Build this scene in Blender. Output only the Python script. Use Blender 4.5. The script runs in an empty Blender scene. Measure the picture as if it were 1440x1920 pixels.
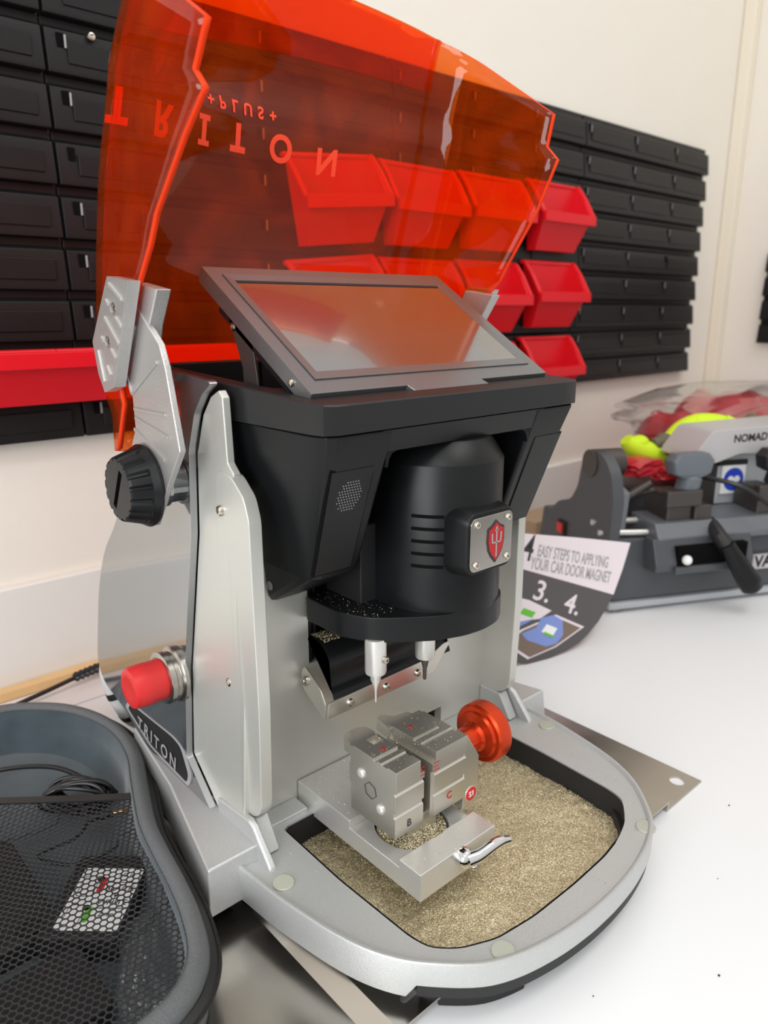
import bpy, bmesh, math, random
from mathutils import Vector, Matrix, noise

# ------------------------------------------------------------------ scene, camera, light
S = bpy.context.scene
COL = S.collection
random.seed(7)
S.view_settings.view_transform = 'Standard'
S.view_settings.look = 'None'
S.view_settings.gamma = 1.0
S.view_settings.use_curve_mapping = False
S.view_settings.exposure = -0.16
S.cycles.max_bounces = 12
S.cycles.transparent_max_bounces = 24
S.cycles.transmission_bounces = 12

F_PX, HOR, VPX, CAM_H = 1400.0, 580.0, 2340.0, 0.42
pitch = math.atan((960 - HOR) / F_PX)
head = math.atan((VPX - 720) / math.hypot(F_PX, 960 - HOR))
fw = Vector((math.cos(head) * math.cos(pitch), math.sin(head) * math.cos(pitch), -math.sin(pitch)))
rt = Vector((math.sin(head), -math.cos(head), 0))
up = rt.cross(fw)
cd = bpy.data.cameras.new('camera')
cam = bpy.data.objects.new('camera', cd)
COL.objects.link(cam)
cam.matrix_world = Matrix(((rt.x, up.x, -fw.x, 0), (rt.y, up.y, -fw.y, 0), (rt.z, up.z, -fw.z, CAM_H), (0, 0, 0, 1)))
cd.sensor_fit = 'VERTICAL'
cd.sensor_height = 36.0
cd.lens = F_PX / 1920 * 36.0
cd.clip_start = 0.02
cd.dof.use_dof = True
cd.dof.focus_distance = 0.53
cd.dof.aperture_fstop = 7.5
S.camera = cam

W = bpy.data.worlds.new('room_light')
S.world = W
W.use_nodes = True
wn = W.node_tree
wn.nodes['Background'].inputs[0].default_value = (1.0, 0.975, 0.94, 1)
wn.nodes['Background'].inputs[1].default_value = 0.92
_tc = wn.nodes.new('ShaderNodeTexCoord')
_sx = wn.nodes.new('ShaderNodeSeparateXYZ')
_rp = wn.nodes.new('ShaderNodeValToRGB')
_mr = wn.nodes.new('ShaderNodeMapRange')
_mr.inputs['From Min'].default_value = -1
_mr.inputs['From Max'].default_value = 1
wn.links.new(_tc.outputs['Generated'], _sx.inputs[0])
wn.links.new(_sx.outputs['Z'], _mr.inputs['Value'])
wn.links.new(_mr.outputs[0], _rp.inputs[0])
_e = _rp.color_ramp.elements
_e[0].position = 0.40
_e[0].color = (0.45, 0.45, 0.445, 1)
_e[1].position = 0.80
_e[1].color = (1.0, 0.985, 0.96, 1)
_e2 = _rp.color_ramp.elements.new(0.53)
_e2.color = (0.82, 0.82, 0.81, 1)
wn.links.new(_rp.outputs[0], wn.nodes['Background'].inputs[0])


def area(name, loc, target, size, size_y, power, color):
    d = bpy.data.lights.new(name, 'AREA')
    d.shape = 'RECTANGLE'
    d.size = size
    d.size_y = size_y
    d.energy = power
    d.color = color
    o = bpy.data.objects.new(name, d)
    o.location = loc
    o.rotation_euler = (Vector(target) - Vector(loc)).to_track_quat('-Z', 'Y').to_euler()
    COL.objects.link(o)
    return o


area('ceiling_panel_light', (0.9, -0.5, 2.3), (0.6, 0.3, 0.0), 1.2, 0.6, 15, (1.0, 0.96, 0.9))
area('ceiling_panel_light', (-0.6, -0.7, 2.2), (0.3, 0.4, 0.2), 0.9, 0.6, 10, (0.96, 0.98, 1.0))

area('left_fill_light', (-1.35, -0.35, 0.75), (0.3, 0.55, 0.15), 1.1, 1.0, 29, (0.97, 0.985, 1.0))  # fill light added on the left to brighten the lower wall and side plates

# ------------------------------------------------------------------ materials
def mat(name, col, rough=0.5, metal=0.0, spec=0.5, coat=0.0, noise_scale=None, noise_amt=0.1, bump=0.0, bump_scale=400.0,
        ior=None, sheen=0.0, aniso=0.0, coord='Object', rvar=0.0):
    m = bpy.data.materials.new(name)
    m.use_nodes = True
    nt = m.node_tree
    b = nt.nodes['Principled BSDF']
    b.inputs['Base Color'].default_value = (*col, 1)
    b.inputs['Roughness'].default_value = rough
    b.inputs['Metallic'].default_value = metal
    b.inputs['Specular IOR Level'].default_value = spec
    b.inputs['Coat Weight'].default_value = coat
    b.inputs['Coat Roughness'].default_value = 0.03
    if ior:
        b.inputs['IOR'].default_value = ior
    if sheen:
        b.inputs['Sheen Weight'].default_value = sheen
    if aniso:
        b.inputs['Anisotropic'].default_value = aniso
    tc = nt.nodes.new('ShaderNodeTexCoord')
    if noise_scale:
        n = nt.nodes.new('ShaderNodeTexNoise')
        n.inputs['Scale'].default_value = noise_scale
        n.inputs['Detail'].default_value = 5
        nt.links.new(tc.outputs[coord], n.inputs['Vector'])
        mx = nt.nodes.new('ShaderNodeMix')
        mx.data_type = 'RGBA'
        mx.inputs[6].default_value = (*[max(0, c * (1 - noise_amt)) for c in col], 1)
        mx.inputs[7].default_value = (*[min(1, c * (1 + noise_amt)) for c in col], 1)
        nt.links.new(n.outputs['Fac'], mx.inputs[0])
        nt.links.new(mx.outputs[2], b.inputs['Base Color'])
        if rvar:
            mr = nt.nodes.new('ShaderNodeMapRange')
            mr.inputs['To Min'].default_value = max(0.02, rough - rvar)
            mr.inputs['To Max'].default_value = rough + rvar
            nt.links.new(n.outputs['Fac'], mr.inputs['Value'])
            nt.links.new(mr.outputs[0], b.inputs['Roughness'])
    if bump:
        n2 = nt.nodes.new('ShaderNodeTexNoise')
        n2.inputs['Scale'].default_value = bump_scale
        n2.inputs['Detail'].default_value = 3
        nt.links.new(tc.outputs[coord], n2.inputs['Vector'])
        bp = nt.nodes.new('ShaderNodeBump')
        bp.inputs['Strength'].default_value = bump
        bp.inputs['Distance'].default_value = 0.001
        nt.links.new(n2.outputs['Fac'], bp.inputs['Height'])
        nt.links.new(bp.outputs[0], b.inputs['Normal'])
    return m


def tint_glass(name, col, haze_col, haze, rough=0.03, gloss=0.7):
    """thin tinted acrylic: tinted straight-through light, a little scatter, Fresnel gloss"""
    m = bpy.data.materials.new(name)
    m.use_nodes = True
    nt = m.node_tree
    for n in list(nt.nodes):
        nt.nodes.remove(n)
    out = nt.nodes.new('ShaderNodeOutputMaterial')
    tr = nt.nodes.new('ShaderNodeBsdfTransparent')
    tr.inputs[0].default_value = (*col, 1)
    df = nt.nodes.new('ShaderNodeBsdfDiffuse')
    df.inputs[0].default_value = (*haze_col, 1)
    tl = nt.nodes.new('ShaderNodeBsdfTranslucent')
    tl.inputs[0].default_value = (*haze_col, 1)
    a = nt.nodes.new('ShaderNodeMixShader')
    nt.links.new(df.outputs[0], a.inputs[1])
    nt.links.new(tl.outputs[0], a.inputs[2])
    b = nt.nodes.new('ShaderNodeMixShader')
    b.inputs[0].default_value = haze
    nt.links.new(tr.outputs[0], b.inputs[1])
    nt.links.new(a.outputs[0], b.inputs[2])
    # scuffs: wispy scratches raise the haze a little
    tc = nt.nodes.new('ShaderNodeTexCoord')
    nz = nt.nodes.new('ShaderNodeTexNoise')
    nz.inputs['Scale'].default_value = 14
    nz.inputs['Detail'].default_value = 7
    nz.inputs['Distortion'].default_value = 2.0
    nt.links.new(tc.outputs['Object'], nz.inputs['Vector'])
    mr = nt.nodes.new('ShaderNodeMapRange')
    mr.inputs['From Min'].default_value = 0.45
    mr.inputs['From Max'].default_value = 0.8
    mr.inputs['To Min'].default_value = haze
    mr.inputs['To Max'].default_value = haze * 2.2
    nt.links.new(nz.outputs['Fac'], mr.inputs['Value'])
    nt.links.new(mr.outputs[0], b.inputs[0])
    gl = nt.nodes.new('ShaderNodeBsdfGlossy')
    gl.inputs['Roughness'].default_value = rough
    fr = nt.nodes.new('ShaderNodeFresnel')
    fr.inputs['IOR'].default_value = 1.55
    mg = nt.nodes.new('ShaderNodeMath')
    mg.operation = 'MULTIPLY'
    gm = nt.nodes.new('ShaderNodeNewGeometry')
    ff = nt.nodes.new('ShaderNodeMath')
    ff.operation = 'SUBTRACT'
    ff.inputs[0].default_value = 1.0
    nt.links.new(gm.outputs['Backfacing'], ff.inputs[1])
    m2 = nt.nodes.new('ShaderNodeMath')
    m2.operation = 'MULTIPLY'
    nt.links.new(ff.outputs[0], m2.inputs[0])
    m2.inputs[1].default_value = gloss
    nt.links.new(fr.outputs[0], mg.inputs[0])
    nt.links.new(m2.outputs[0], mg.inputs[1])
    c = nt.nodes.new('ShaderNodeMixShader')
    nt.links.new(mg.outputs[0], c.inputs[0])
    nt.links.new(b.outputs[0], c.inputs[1])
    nt.links.new(gl.outputs[0], c.inputs[2])
    nt.links.new(c.outputs[0], out.inputs[0])
    return m


M = {}
M['cast'] = mat('cast_silver_paint', (0.56, 0.57, 0.565), 0.42, 0.55, 0.5, noise_scale=900, noise_amt=0.12, bump=0.25, bump_scale=1400)
M['satin'] = mat('satin_silver_panel', (0.61, 0.61, 0.57), 0.36, 0.5, 0.5, noise_scale=1500, noise_amt=0.06)
M['arm'] = mat('sand_cast_aluminium', (0.56, 0.55, 0.54), 0.36, 0.75, 0.5, noise_scale=1200, noise_amt=0.15, bump=0.35, bump_scale=1500)
M['black'] = mat('black_satin_plastic', (0.0065, 0.007, 0.0078), 0.36, 0, 0.27, noise_scale=60, noise_amt=0.2, bump=0.03, bump_scale=2500, rvar=0.05)
M['lipblack'] = mat('grey_black_plastic', (0.016, 0.016, 0.017), 0.4, 0, 0.35, bump=0.05, bump_scale=2500)
M['blackmatte'] = mat('matte_black', (0.010, 0.010, 0.011), 0.6)
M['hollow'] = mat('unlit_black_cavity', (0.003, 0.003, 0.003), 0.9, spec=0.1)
M['rubber'] = mat('black_rubber', (0.012, 0.012, 0.013), 0.55)
M['trim'] = mat('glossy_slate_panel', (0.060, 0.066, 0.072), 0.10, 0.0, 1.0, coat=1.0, ior=2.5)
M['steel'] = mat('brushed_steel', (0.50, 0.47, 0.43), 0.24, 1.0, noise_scale=30, noise_amt=0.15, rvar=0.08)
M['jaw'] = mat('nickel_plated_steel', (0.60, 0.57, 0.51), 0.30, 0.85)
M['slab'] = mat('milled_aluminium', (0.70, 0.69, 0.66), 0.30, 0.6, noise_scale=800, noise_amt=0.05)
M['chrome'] = mat('chrome', (0.8, 0.8, 0.8), 0.06, 1.0)
M['screw'] = mat('screw_steel', (0.62, 0.58, 0.5), 0.22, 1.0)
M['orange_metal'] = mat('red_orange_anodised', (0.72, 0.06, 0.012), 0.28, 0.75, 0.6)
M['red'] = mat('red_button_plastic', (0.64, 0.022, 0.022), 0.42, bump=0.05, bump_scale=900)
M['binred'] = mat('red_bin_plastic', (0.72, 0.010, 0.020), 0.38, 0, 0.28)
M['redpaint'] = mat('red_paint', (0.42, 0.012, 0.012), 0.4)
M['white'] = mat('white_paint', (0.8, 0.8, 0.8), 0.5)
M['grey_text'] = mat('pale_grey_paint', (0.35, 0.34, 0.35), 0.5)
M['dark_line'] = mat('dark_print', (0.03, 0.03, 0.035), 0.6)
M['wall'] = mat('painted_plaster', (0.83, 0.785, 0.71), 0.85, noise_scale=6, noise_amt=0.02, bump=0.5, bump_scale=55)
M['splash'] = mat('smooth_white_backsplash', (0.78, 0.775, 0.74), 0.45, noise_scale=5, noise_amt=0.015)
M['table'] = mat('white_laminate', (0.81, 0.82, 0.83), 0.35, noise_scale=9, noise_amt=0.012)
M['trimpaint'] = mat('cream_corner_trim', (0.80, 0.74, 0.62), 0.7)
M['board'] = mat('black_pegboard_plastic', (0.011, 0.0105, 0.011), 0.42, 0, 0.3, noise_scale=25, noise_amt=0.3, bump=0.1, bump_scale=300)
M['tablet'] = mat('brushed_grey_frame', (0.22, 0.22, 0.225), 0.34, 0.8, noise_scale=900, noise_amt=0.1)
M['screen'] = mat('switched_off_display', (0.030, 0.028, 0.027), 0.16, 0, 1.0, coat=1.0, ior=2.2)
M['brass'] = mat('brass_shavings', (0.80, 0.67, 0.46), 0.25, 0.75, noise_scale=500, noise_amt=0.35, bump=1.0, bump_scale=900)
M['canvas'] = mat('grey_woven_nylon', (0.12, 0.125, 0.13), 0.7, bump=0.8, bump_scale=1200, noise_scale=900, noise_amt=0.35)
M['lining'] = mat('slate_blue_velour', (0.040, 0.060, 0.072), 0.95, sheen=0.6, noise_scale=35, noise_amt=0.5)
M['zip'] = mat('black_zipper', (0.015, 0.015, 0.015), 0.5)
M['net'] = mat('black_nylon_mesh', (0.017, 0.017, 0.018), 0.5)
M['cable'] = mat('black_cable_pvc', (0.012, 0.012, 0.013), 0.3)
M['gold'] = mat('gold_plating', (0.85, 0.55, 0.25), 0.2, 1.0)
M['wood'] = mat('pale_pine', (0.75, 0.52, 0.25), 0.55, noise_scale=20, noise_amt=0.2)
M['nomad'] = mat('charcoal_painted_casting', (0.070, 0.074, 0.082), 0.42, 0.1, bump=0.1)
M['nomad_light'] = mat('mid_grey_painted_metal', (0.16, 0.17, 0.185), 0.4, 0.2)
M['nomad_cover'] = mat('pale_grey_painted_cover', (0.50, 0.49, 0.49), 0.4, 0.1)
M['nomad_panel'] = mat('light_grey_panel', (0.42, 0.44, 0.46), 0.4, 0.1)
M['vise_dark'] = mat('worn_dark_steel', (0.085, 0.075, 0.07), 0.4, 0.6)
M['knobgrey'] = mat('slate_grey_knob', (0.12, 0.14, 0.16), 0.45)
M['neon'] = mat('neon_yellow_knit', (0.62, 0.86, 0.02), 0.8, bump=0.6, bump_scale=300)
M['olive'] = mat('olive_grey_coating', (0.14, 0.125, 0.085), 0.7)
M['bagred'] = mat('red_plastic_packets', (0.50, 0.018, 0.03), 0.35, bump=0.5, bump_scale=60)
M['blue'] = mat('blue_sticker_print', (0.02, 0.06, 0.5), 0.4)
M['card_dark'] = mat('charcoal_card_print', (0.085, 0.075, 0.078), 0.45)
M['card_white'] = mat('pale_lilac_card_print', (0.76, 0.68, 0.72), 0.5)
M['card_blue'] = mat('blue_illustration_print', (0.20, 0.28, 0.62), 0.5)
M['card_brown'] = mat('brown_illustration_print', (0.19, 0.13, 0.10), 0.5)
M['green'] = mat('green_print', (0.12, 0.5, 0.03), 0.5)
M['label_white'] = mat('white_label_paper', (0.85, 0.85, 0.84), 0.5)
M['paper'] = mat('white_paper', (0.78, 0.76, 0.76), 0.7)
M['card_brown_box'] = mat('kraft_cardboard', (0.42, 0.30, 0.19), 0.8)
M['hose'] = mat('white_plastic_hose', (0.62, 0.62, 0.62), 0.4)
M['pad'] = mat('translucent_rubber_pad', (0.42, 0.43, 0.36), 0.35)
M['visor'] = tint_glass('orange_acrylic_sheet', (1.0, 0.46, 0.17), (1.0, 0.16, 0.006), 0.085)
M['visor_edge'] = mat('orange_acrylic_cut_edge', (1.0, 0.06, 0.012), 0.6, spec=0.1)  # glow of the acrylic edge is put into a brighter base colour
M['film'] = tint_glass('clear_plastic_film', (0.93, 0.93, 0.93), (0.8, 0.8, 0.8), 0.05, 0.12, 1.2)
M['visor_text'] = mat('red_orange_lettering', (1.0, 0.085, 0.03), 0.5)


# ------------------------------------------------------------------ mesh helpers
WLOC = {}


def wloc(o):
    return WLOC.get(o.name, Vector((0, 0, 0))) if o else Vector((0, 0, 0))


def thing(name, label, cat, loc=(0, 0, 0), group=None, rotz=0.0):
    o = bpy.data.objects.new(name, None)
    COL.objects.link(o)
    o.location = loc
    o.rotation_euler = (0, 0, rotz)
    o.empty_display_size = 0.02
    o['label'] = label
    o['category'] = cat
    if group:
        o['group'] = group
    WLOC[o.name] = Vector(loc)
    return o


def tag(o, label, cat, group=None, kind=None):
    o['label'] = label
    o['category'] = cat
    if group:
        o['group'] = group
    if kind:
        o['kind'] = kind
    return o


class B:
    def __init__(s):
        s.bm = bmesh.new()

    def loft(s, loops, cap=True, closed=True):
        bm = s.bm
        vs = [[bm.verts.new(p) for p in lp] for lp in loops]
        n = len(vs[0])
        for a, b in zip(vs, vs[1:]):
            for i in range(n if closed else n - 1):
                j = (i + 1) % n
                bm.faces.new((a[i], a[j], b[j], b[i]))
        if cap and closed:
            bm.faces.new(list(reversed(vs[0])))
            bm.faces.new(vs[-1])
        return s

    def box(s, x0, x1, y0, y1, z0, z1):
        return s.loft([[(x0, y0, z), (x1, y0, z), (x1, y1, z), (x0, y1, z)] for z in (z0, z1)])

    def prism(s, pts, axis, a, b):
        f = {'x': lambda p, t: (t, p[0], p[1]), 'y': lambda p, t: (p[0], t, p[1]), 'z': lambda p, t: (p[0], p[1], t)}[axis]
        return s.loft([[f(p, t) for p in pts] for t in (a, b)])

    def ring(s, outer, inner, axis, a, b):
        f = {'x': lambda p, t: (t, p[0], p[1]), 'y': lambda p, t: (p[0], t, p[1]), 'z': lambda p, t: (p[0], p[1], t)}[axis]
        bm = s.bm
        n = len(outer)
        L = [[bm.verts.new(f(p, t)) for p in lp] for lp, t in ((outer, a), (outer, b), (inner, b), (inner, a))]
        for k in range(4):
            A, C = L[k], L[(k + 1) % 4]
            for i in range(n):
                j = (i + 1) % n
                bm.faces.new((A[i], A[j], C[j], C[i]))
        return s

    def lathe(s, prof, org, d, n=32, flute=None):
        """prof: (radius, height) along direction d"""
        org, d = Vector(org), Vector(d).normalized()
        q = d.to_track_quat('Z', 'Y')
        loops = []
        for r, h in prof:
            lp = []
            for i in range(n):
                a = 2 * math.pi * i / n
                rr = r * (flute(i, r, h) if flute else 1)
                lp.append(org + q @ Vector((rr * math.cos(a), rr * math.sin(a), h)))
            loops.append(lp)
        return s.loft(loops)

    def tube(s, path, r, n=8, closed=False):
        path = [Vector(p) for p in path]
        m = len(path)
        loops = []
        prev = None
        for i, p in enumerate(path):
            a = path[(i - 1) % m] if (closed or i > 0) else p
            b = path[(i + 1) % m] if (closed or i < m - 1) else p
            t = (b - a).normalized()
            if prev is None:
                ref = Vector((0, 0, 1)) if abs(t.z) < 0.9 else Vector((1, 0, 0))
                x = t.cross(ref).normalized()
            else:
                x = (prev - t * prev.dot(t)).normalized()
            prev = x
            y = t.cross(x)
            rr = r[i] if isinstance(r, (list, tuple)) else r
            loops.append([p + (x * math.cos(2 * math.pi * k / n) + y * math.sin(2 * math.pi * k / n)) * rr for k in range(n)])
        if closed:
            bm = s.bm
            vs = [[bm.verts.new(p) for p in lp] for lp in loops]
            for i in range(m):
                A, C = vs[i], vs[(i + 1) % m]
                for k in range(n):
                    j = (k + 1) % n
                    bm.faces.new((A[k], A[j], C[j], C[k]))
            return s
        return s.loft(loops)

    def sphere(s, c, r, sc=(1, 1, 1), sub=2):
        g = bmesh.ops.create_icosphere(s.bm, subdivisions=sub, radius=r)
        for v in g['verts']:
            v.co = Vector((v.co.x * sc[0], v.co.y * sc[1], v.co.z * sc[2])) + Vector(c)
        return s

    def map(s, fn):
        for v in s.bm.verts:
            v.co = Vector(fn(v.co))
        return s

    def obj(s, name, m, parent=None, bevel=0.0, segs=2, smooth=30, angle=30, world=True):
        bm = s.bm
        bmesh.ops.recalc_face_normals(bm, faces=bm.faces)
        off = Vector((0, 0, 0))
        if world:
            p = parent
            while p:
                off += Vector(p.location)
                p = p.parent
        if off.length:
            for v in bm.verts:
                v.co -= off
        me = bpy.data.meshes.new(name)
        bm.to_mesh(me)
        bm.free()
        me.materials.append(M[m] if isinstance(m, str) else m)
        if smooth:
            for p in me.polygons:
                p.use_smooth = True
            me.set_sharp_from_angle(angle=math.radians(smooth))
        o = bpy.data.objects.new(name, me)
        COL.objects.link(o)
        if parent:
            o.parent = parent
        if bevel:
            md = o.modifiers.new('bevel', 'BEVEL')
            md.width = bevel
            md.segments = segs
            md.limit_method = 'ANGLE'
            md.angle_limit = math.radians(angle)
            md.harden_normals = True
        return o


def resample(pts, n, closed=True):
    P = [Vector(p) for p in pts]
    if closed:
        P.append(P[0])
    L = [0]
    for a, b in zip(P, P[1:]):
        L.append(L[-1] + (b - a).length)
    out = []
    k = 0
    cnt = n if closed else n - 1
    for i in range(n):
        d = L[-1] * i / cnt
        while k < len(L) - 2 and L[k + 1] < d:
            k += 1
        t = (d - L[k]) / max(1e-9, L[k + 1] - L[k])
        out.append(P[k].lerp(P[k + 1], min(1, t)))
    return out


def smooth_closed(pts, sub=6):
    """closed Catmull-Rom"""
    P = [Vector(p) for p in pts]
    n = len(P)
    out = []
    for i in range(n):
        a, b, c, d = P[(i - 1) % n], P[i], P[(i + 1) % n], P[(i + 2) % n]
        for k in range(sub):
            t = k / sub
            out.append(0.5 * ((2 * b) + (c - a) * t + (2 * a - 5 * b + 4 * c - d) * t * t + (3 * b - a - 3 * c + d) * t ** 3))
    return out


def smooth_open(pts, sub=6):
    P = [Vector(p) for p in pts]
    P = [2 * P[0] - P[1]] + P + [2 * P[-1] - P[-2]]
    out = []
    for i in range(1, len(P) - 2):
        a, b, c, d = P[i - 1], P[i], P[i + 1], P[i + 2]
        for k in range(sub):
            t = k / sub
            out.append(0.5 * ((2 * b) + (c - a) * t + (2 * a - 5 * b + 4 * c - d) * t * t + (3 * b - a - 3 * c + d) * t ** 3))
    out.append(P[-2])
    return out


def rrect(x0, x1, y0, y1, r, k=5):
    out = []
    for cx, cy, a0 in ((x1 - r, y0 + r, -90), (x1 - r, y1 - r, 0), (x0 + r, y1 - r, 90), (x0 + r, y0 + r, 180)):
        for i in range(k + 1):
            a = math.radians(a0 + 90 * i / k)
            out.append((cx + r * math.cos(a), cy + r * math.sin(a)))
    return out


def round_poly(pts, r, k=4):
    """round each corner of a 2D polygon with radius-like distance r (number or list)"""
    n = len(pts)
    out = []
    for i in range(n):
        p = Vector(pts[i])
        a = Vector(pts[i - 1])
        b = Vector(pts[(i + 1) % n])
        rr = r[i] if isinstance(r, (list, tuple)) else r
        if rr <= 0:
            out.append(tuple(p))
            continue
        da, db = (a - p), (b - p)
        d = min(rr, da.length * 0.45, db.length * 0.45)
        s, e = p + da.normalized() * d, p + db.normalized() * d
        for j in range(k + 1):
            t = j / k
            out.append(tuple((1 - t) ** 2 * s + 2 * t * (1 - t) * p + t * t * e))
    return out


def offset2d(pts, d):
    """inset a CCW polygon by d"""
    n = len(pts)
    out = []
    for i in range(n):
        p = Vector(pts[i])
        a = Vector(pts[i - 1])
        b = Vector(pts[(i + 1) % n])
        t = (b - a)
        if t.length < 1e-9:
            out.append(p)
            continue
        t.normalize()
        nrm = Vector((-t.y, t.x))
        out.append(p + nrm * d)
    return out


def text_mesh(txt, size, bold=0.0, extr=0.0, align='CENTER', shear=0.0, spacing=1.0):
    cu = bpy.data.curves.new('lettering', 'FONT')
    cu.body = txt
    cu.size = size
    cu.offset = bold
    cu.extrude = extr
    cu.align_x = align
    cu.align_y = 'CENTER'
    cu.shear = shear
    cu.space_character = spacing
    o = bpy.data.objects.new('lettering', cu)
    COL.objects.link(o)
    dg = bpy.context.evaluated_depsgraph_get()
    dg.update()
    me = bpy.data.meshes.new_from_object(o.evaluated_get(dg))
    bm = bmesh.new()
    bm.from_mesh(me)
    bpy.data.objects.remove(o)
    bpy.data.curves.remove(cu)
    bpy.data.meshes.remove(me)
    return bm


def text_obj(name, txt, size, m, parent, org, ux, uy, bold=0.0, extr=0.0002, **k):
    """flat lettering: x axis ux, y axis uy, at world org"""
    b = B()
    b.bm.free()
    b.bm = text_mesh(txt, size, bold, extr, **k)
    ux, uy = Vector(ux).normalized(), Vector(uy).normalized()
    uz = ux.cross(uy)
    org = Vector(org)
    b.map(lambda c: org + ux * c.x + uy * c.y + uz * c.z)
    return b.obj(name, m, parent, smooth=0)


def cut(o, cutter):
    """boolean difference, baked into the mesh of o"""
    md = o.modifiers.new('cut', 'BOOLEAN')
    md.operation = 'DIFFERENCE'
    md.solver = 'EXACT'
    md.object = cutter
    # the boolean must come before any bevel
    if len(o.modifiers) > 1:
        o.modifiers.move(len(o.modifiers) - 1, 0)
    others = [(m.name, m.show_viewport) for m in o.modifiers if m.name != md.name]
    for m_ in o.modifiers:
        if m_ != md:
            m_.show_viewport = False
    dg = bpy.context.evaluated_depsgraph_get()
    dg.update()
    me = bpy.data.meshes.new_from_object(o.evaluated_get(dg))
    for nme, sv in others:
        o.modifiers[nme].show_viewport = True
    o.modifiers.remove(md)
    o.data = me
    for p in me.polygons:
        p.use_smooth = True
    me.set_sharp_from_angle(angle=math.radians(30))
    cm = cutter.data
    bpy.data.objects.remove(cutter)
    bpy.data.meshes.remove(cm)
    return o


def screw(parent, pos, d, r=0.003, name='screw', m='screw', cross=False):
    b = B()
    b.lathe([(r, 0), (r, r * 0.35), (r * 0.8, r * 0.62), (r * 0.45, r * 0.7), (r * 0.42, r * 0.25), (0.00001, r * 0.2)], pos, d, 20)
    return b.obj(name, m, parent, smooth=40)


# ------------------------------------------------------------------ the setting
def struct(o):
    o['kind'] = 'structure'
    return o


WY = 0.86
struct(B().box(-0.6, 1.86, WY, WY + 0.05, -0.05, 1.5).obj('wall_back', 'wall', smooth=0))
struct(B().box(1.85, 1.90, -0.2, WY, -0.05, 1.5).obj('wall_right', 'wall', smooth=0))
struct(B().box(1.822, 1.85, WY - 0.028, WY, -0.0, 1.5).obj('trim_1', 'trimpaint', bevel=0.004))
struct(B().box(-0.6, 1.822, WY - 0.012, WY, 0.0, 0.124).obj('trim_2', 'splash', bevel=0.003))
struct(B().box(-1.2, 2.2, -1.2, 1.2, -0.80, -0.75).obj('floor', 'card_brown_box', smooth=0))

tb = thing('workbench', 'wide white laminate workbench top carrying both key machines', 'workbench', (0.6, 0.3, 0))
B().box(-0.6, 1.85, -0.15, WY, -0.03, 0.0).obj('worktop', 'table', tb, bevel=0.002)
for lx in (-0.5, 1.75):
    for ly in (-0.08, 0.78):
        B().box(lx - 0.025, lx + 0.025, ly - 0.025, ly + 0.025, -0.75, -0.03).obj('leg', 'nomad_panel', tb, bevel=0.003)
# a few crumbs of swarf lying on the bench
cr = B()
for i in range(26):
    x, y = random.uniform(0.33, 0.75), random.uniform(0.02, 0.22)
    s_ = random.uniform(0.0004, 0.0009)
    cr.sphere((x, y, s_ * 0.6), s_, (1, 1, 0.6), 1)
tag(cr.obj('crumb', 'dark_line', smooth=60), 'tiny dark specks of swarf scattered on the white worktop in front of the machine', 'debris', kind='stuff')

# ------------------------------------------------------------------ louvered wall panels
PITCH = 0.0522


def slat_profile(zb):
    # (y, z) of one louvre, y measured from the wall plane towards the room
    return [(0, zb), (-0.020, zb), (-0.0205, zb + 0.004), (-0.0165, zb + PITCH - 0.012), (-0.0085, zb + PITCH - 0.0085), (-0.0085, zb + PITCH), (0, zb + PITCH)]


def wall_panel(x0, x1, z0, n, label, feats, loc_wall='back'):
    t = thing('louvered_wall_panel', label, 'wall panel', ((x0 + x1) / 2, WY, z0), 'black louvered wall panels')
    for k in range(n):
        zb = z0 + k * PITCH
        b = B()
        b.prism([(WY + y, z) for y, z in slat_profile(zb)], 'x', x0, x1)
        w = (x1 - x0) / feats
        for f in range(feats):
            fx0 = x0 + f * w
            # raised hanging tab
            b.box(fx0 + w * 0.088, fx0 + w * 0.95, WY - 0.0215, WY - 0.015, zb + 0.010, zb + 0.031)
        slat = b.obj('slat', 'board', t, bevel=0.0008, segs=1)
        h = B()
        for f in range(feats):
            fx0 = x0 + f * w
            h.box(fx0 + w * 0.048, fx0 + w * 0.078, WY - 0.0190, WY - 0.0172, zb + 0.024, zb + 0.037)
        h.obj('hook_slot', 'hollow', slat, smooth=0)
        h = B()
        for f in range(feats):
            fx0 = x0 + f * w
            if (f * 7 + k * 3) % 11 != 4:
                h.box(fx0 + w * 0.078, fx0 + w * 0.086, WY - 0.0200, WY - 0.0178, zb + 0.024, zb + 0.036)
        h.obj('slot_highlight', 'grey_text', slat, smooth=0)  # pale strips paint the highlight on the edge of each dark slot
    return t


zp = 0.283
wall_panel(-0.16, 0.303, zp, 9, 'black louvered wall panel at the left edge behind the orange visor', 2)
wall_panel(0.306, 0.768, zp, 9, 'black louvered wall panel seen through the orange visor', 2)
wall_panel(0.771, 1.233, zp, 9, 'black louvered wall panel carrying the uncovered red bins right of the visor', 3)
wall_panel(1.236, 1.699, zp, 9, 'empty black louvered wall panel nearest the room corner', 3)
# short column of the same panel on the right-hand wall
t = thing('louvered_wall_panel', 'black wall panel on the side wall cut by the right picture edge', 'wall panel', (1.85, 0.5, 0.345), 'black louvered wall panels')
for k in range(4):
    zb = 0.345 + k * PITCH
    B().prism([(1.85 + y, z) for y, z in slat_profile(zb)], 'y', 0.28, 0.748).obj('slat', 'board', t, bevel=0.0008, segs=1)
# screw in the left panel
for sx, sz in ((0.352, 0.688),):
    t = bpy.data.objects['louvered_wall_panel.001'] if 'louvered_wall_panel.001' in bpy.data.objects else None
    screw(t, (sx, WY - 0.019, sz), (0, -1, 0), 0.0045)


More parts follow.
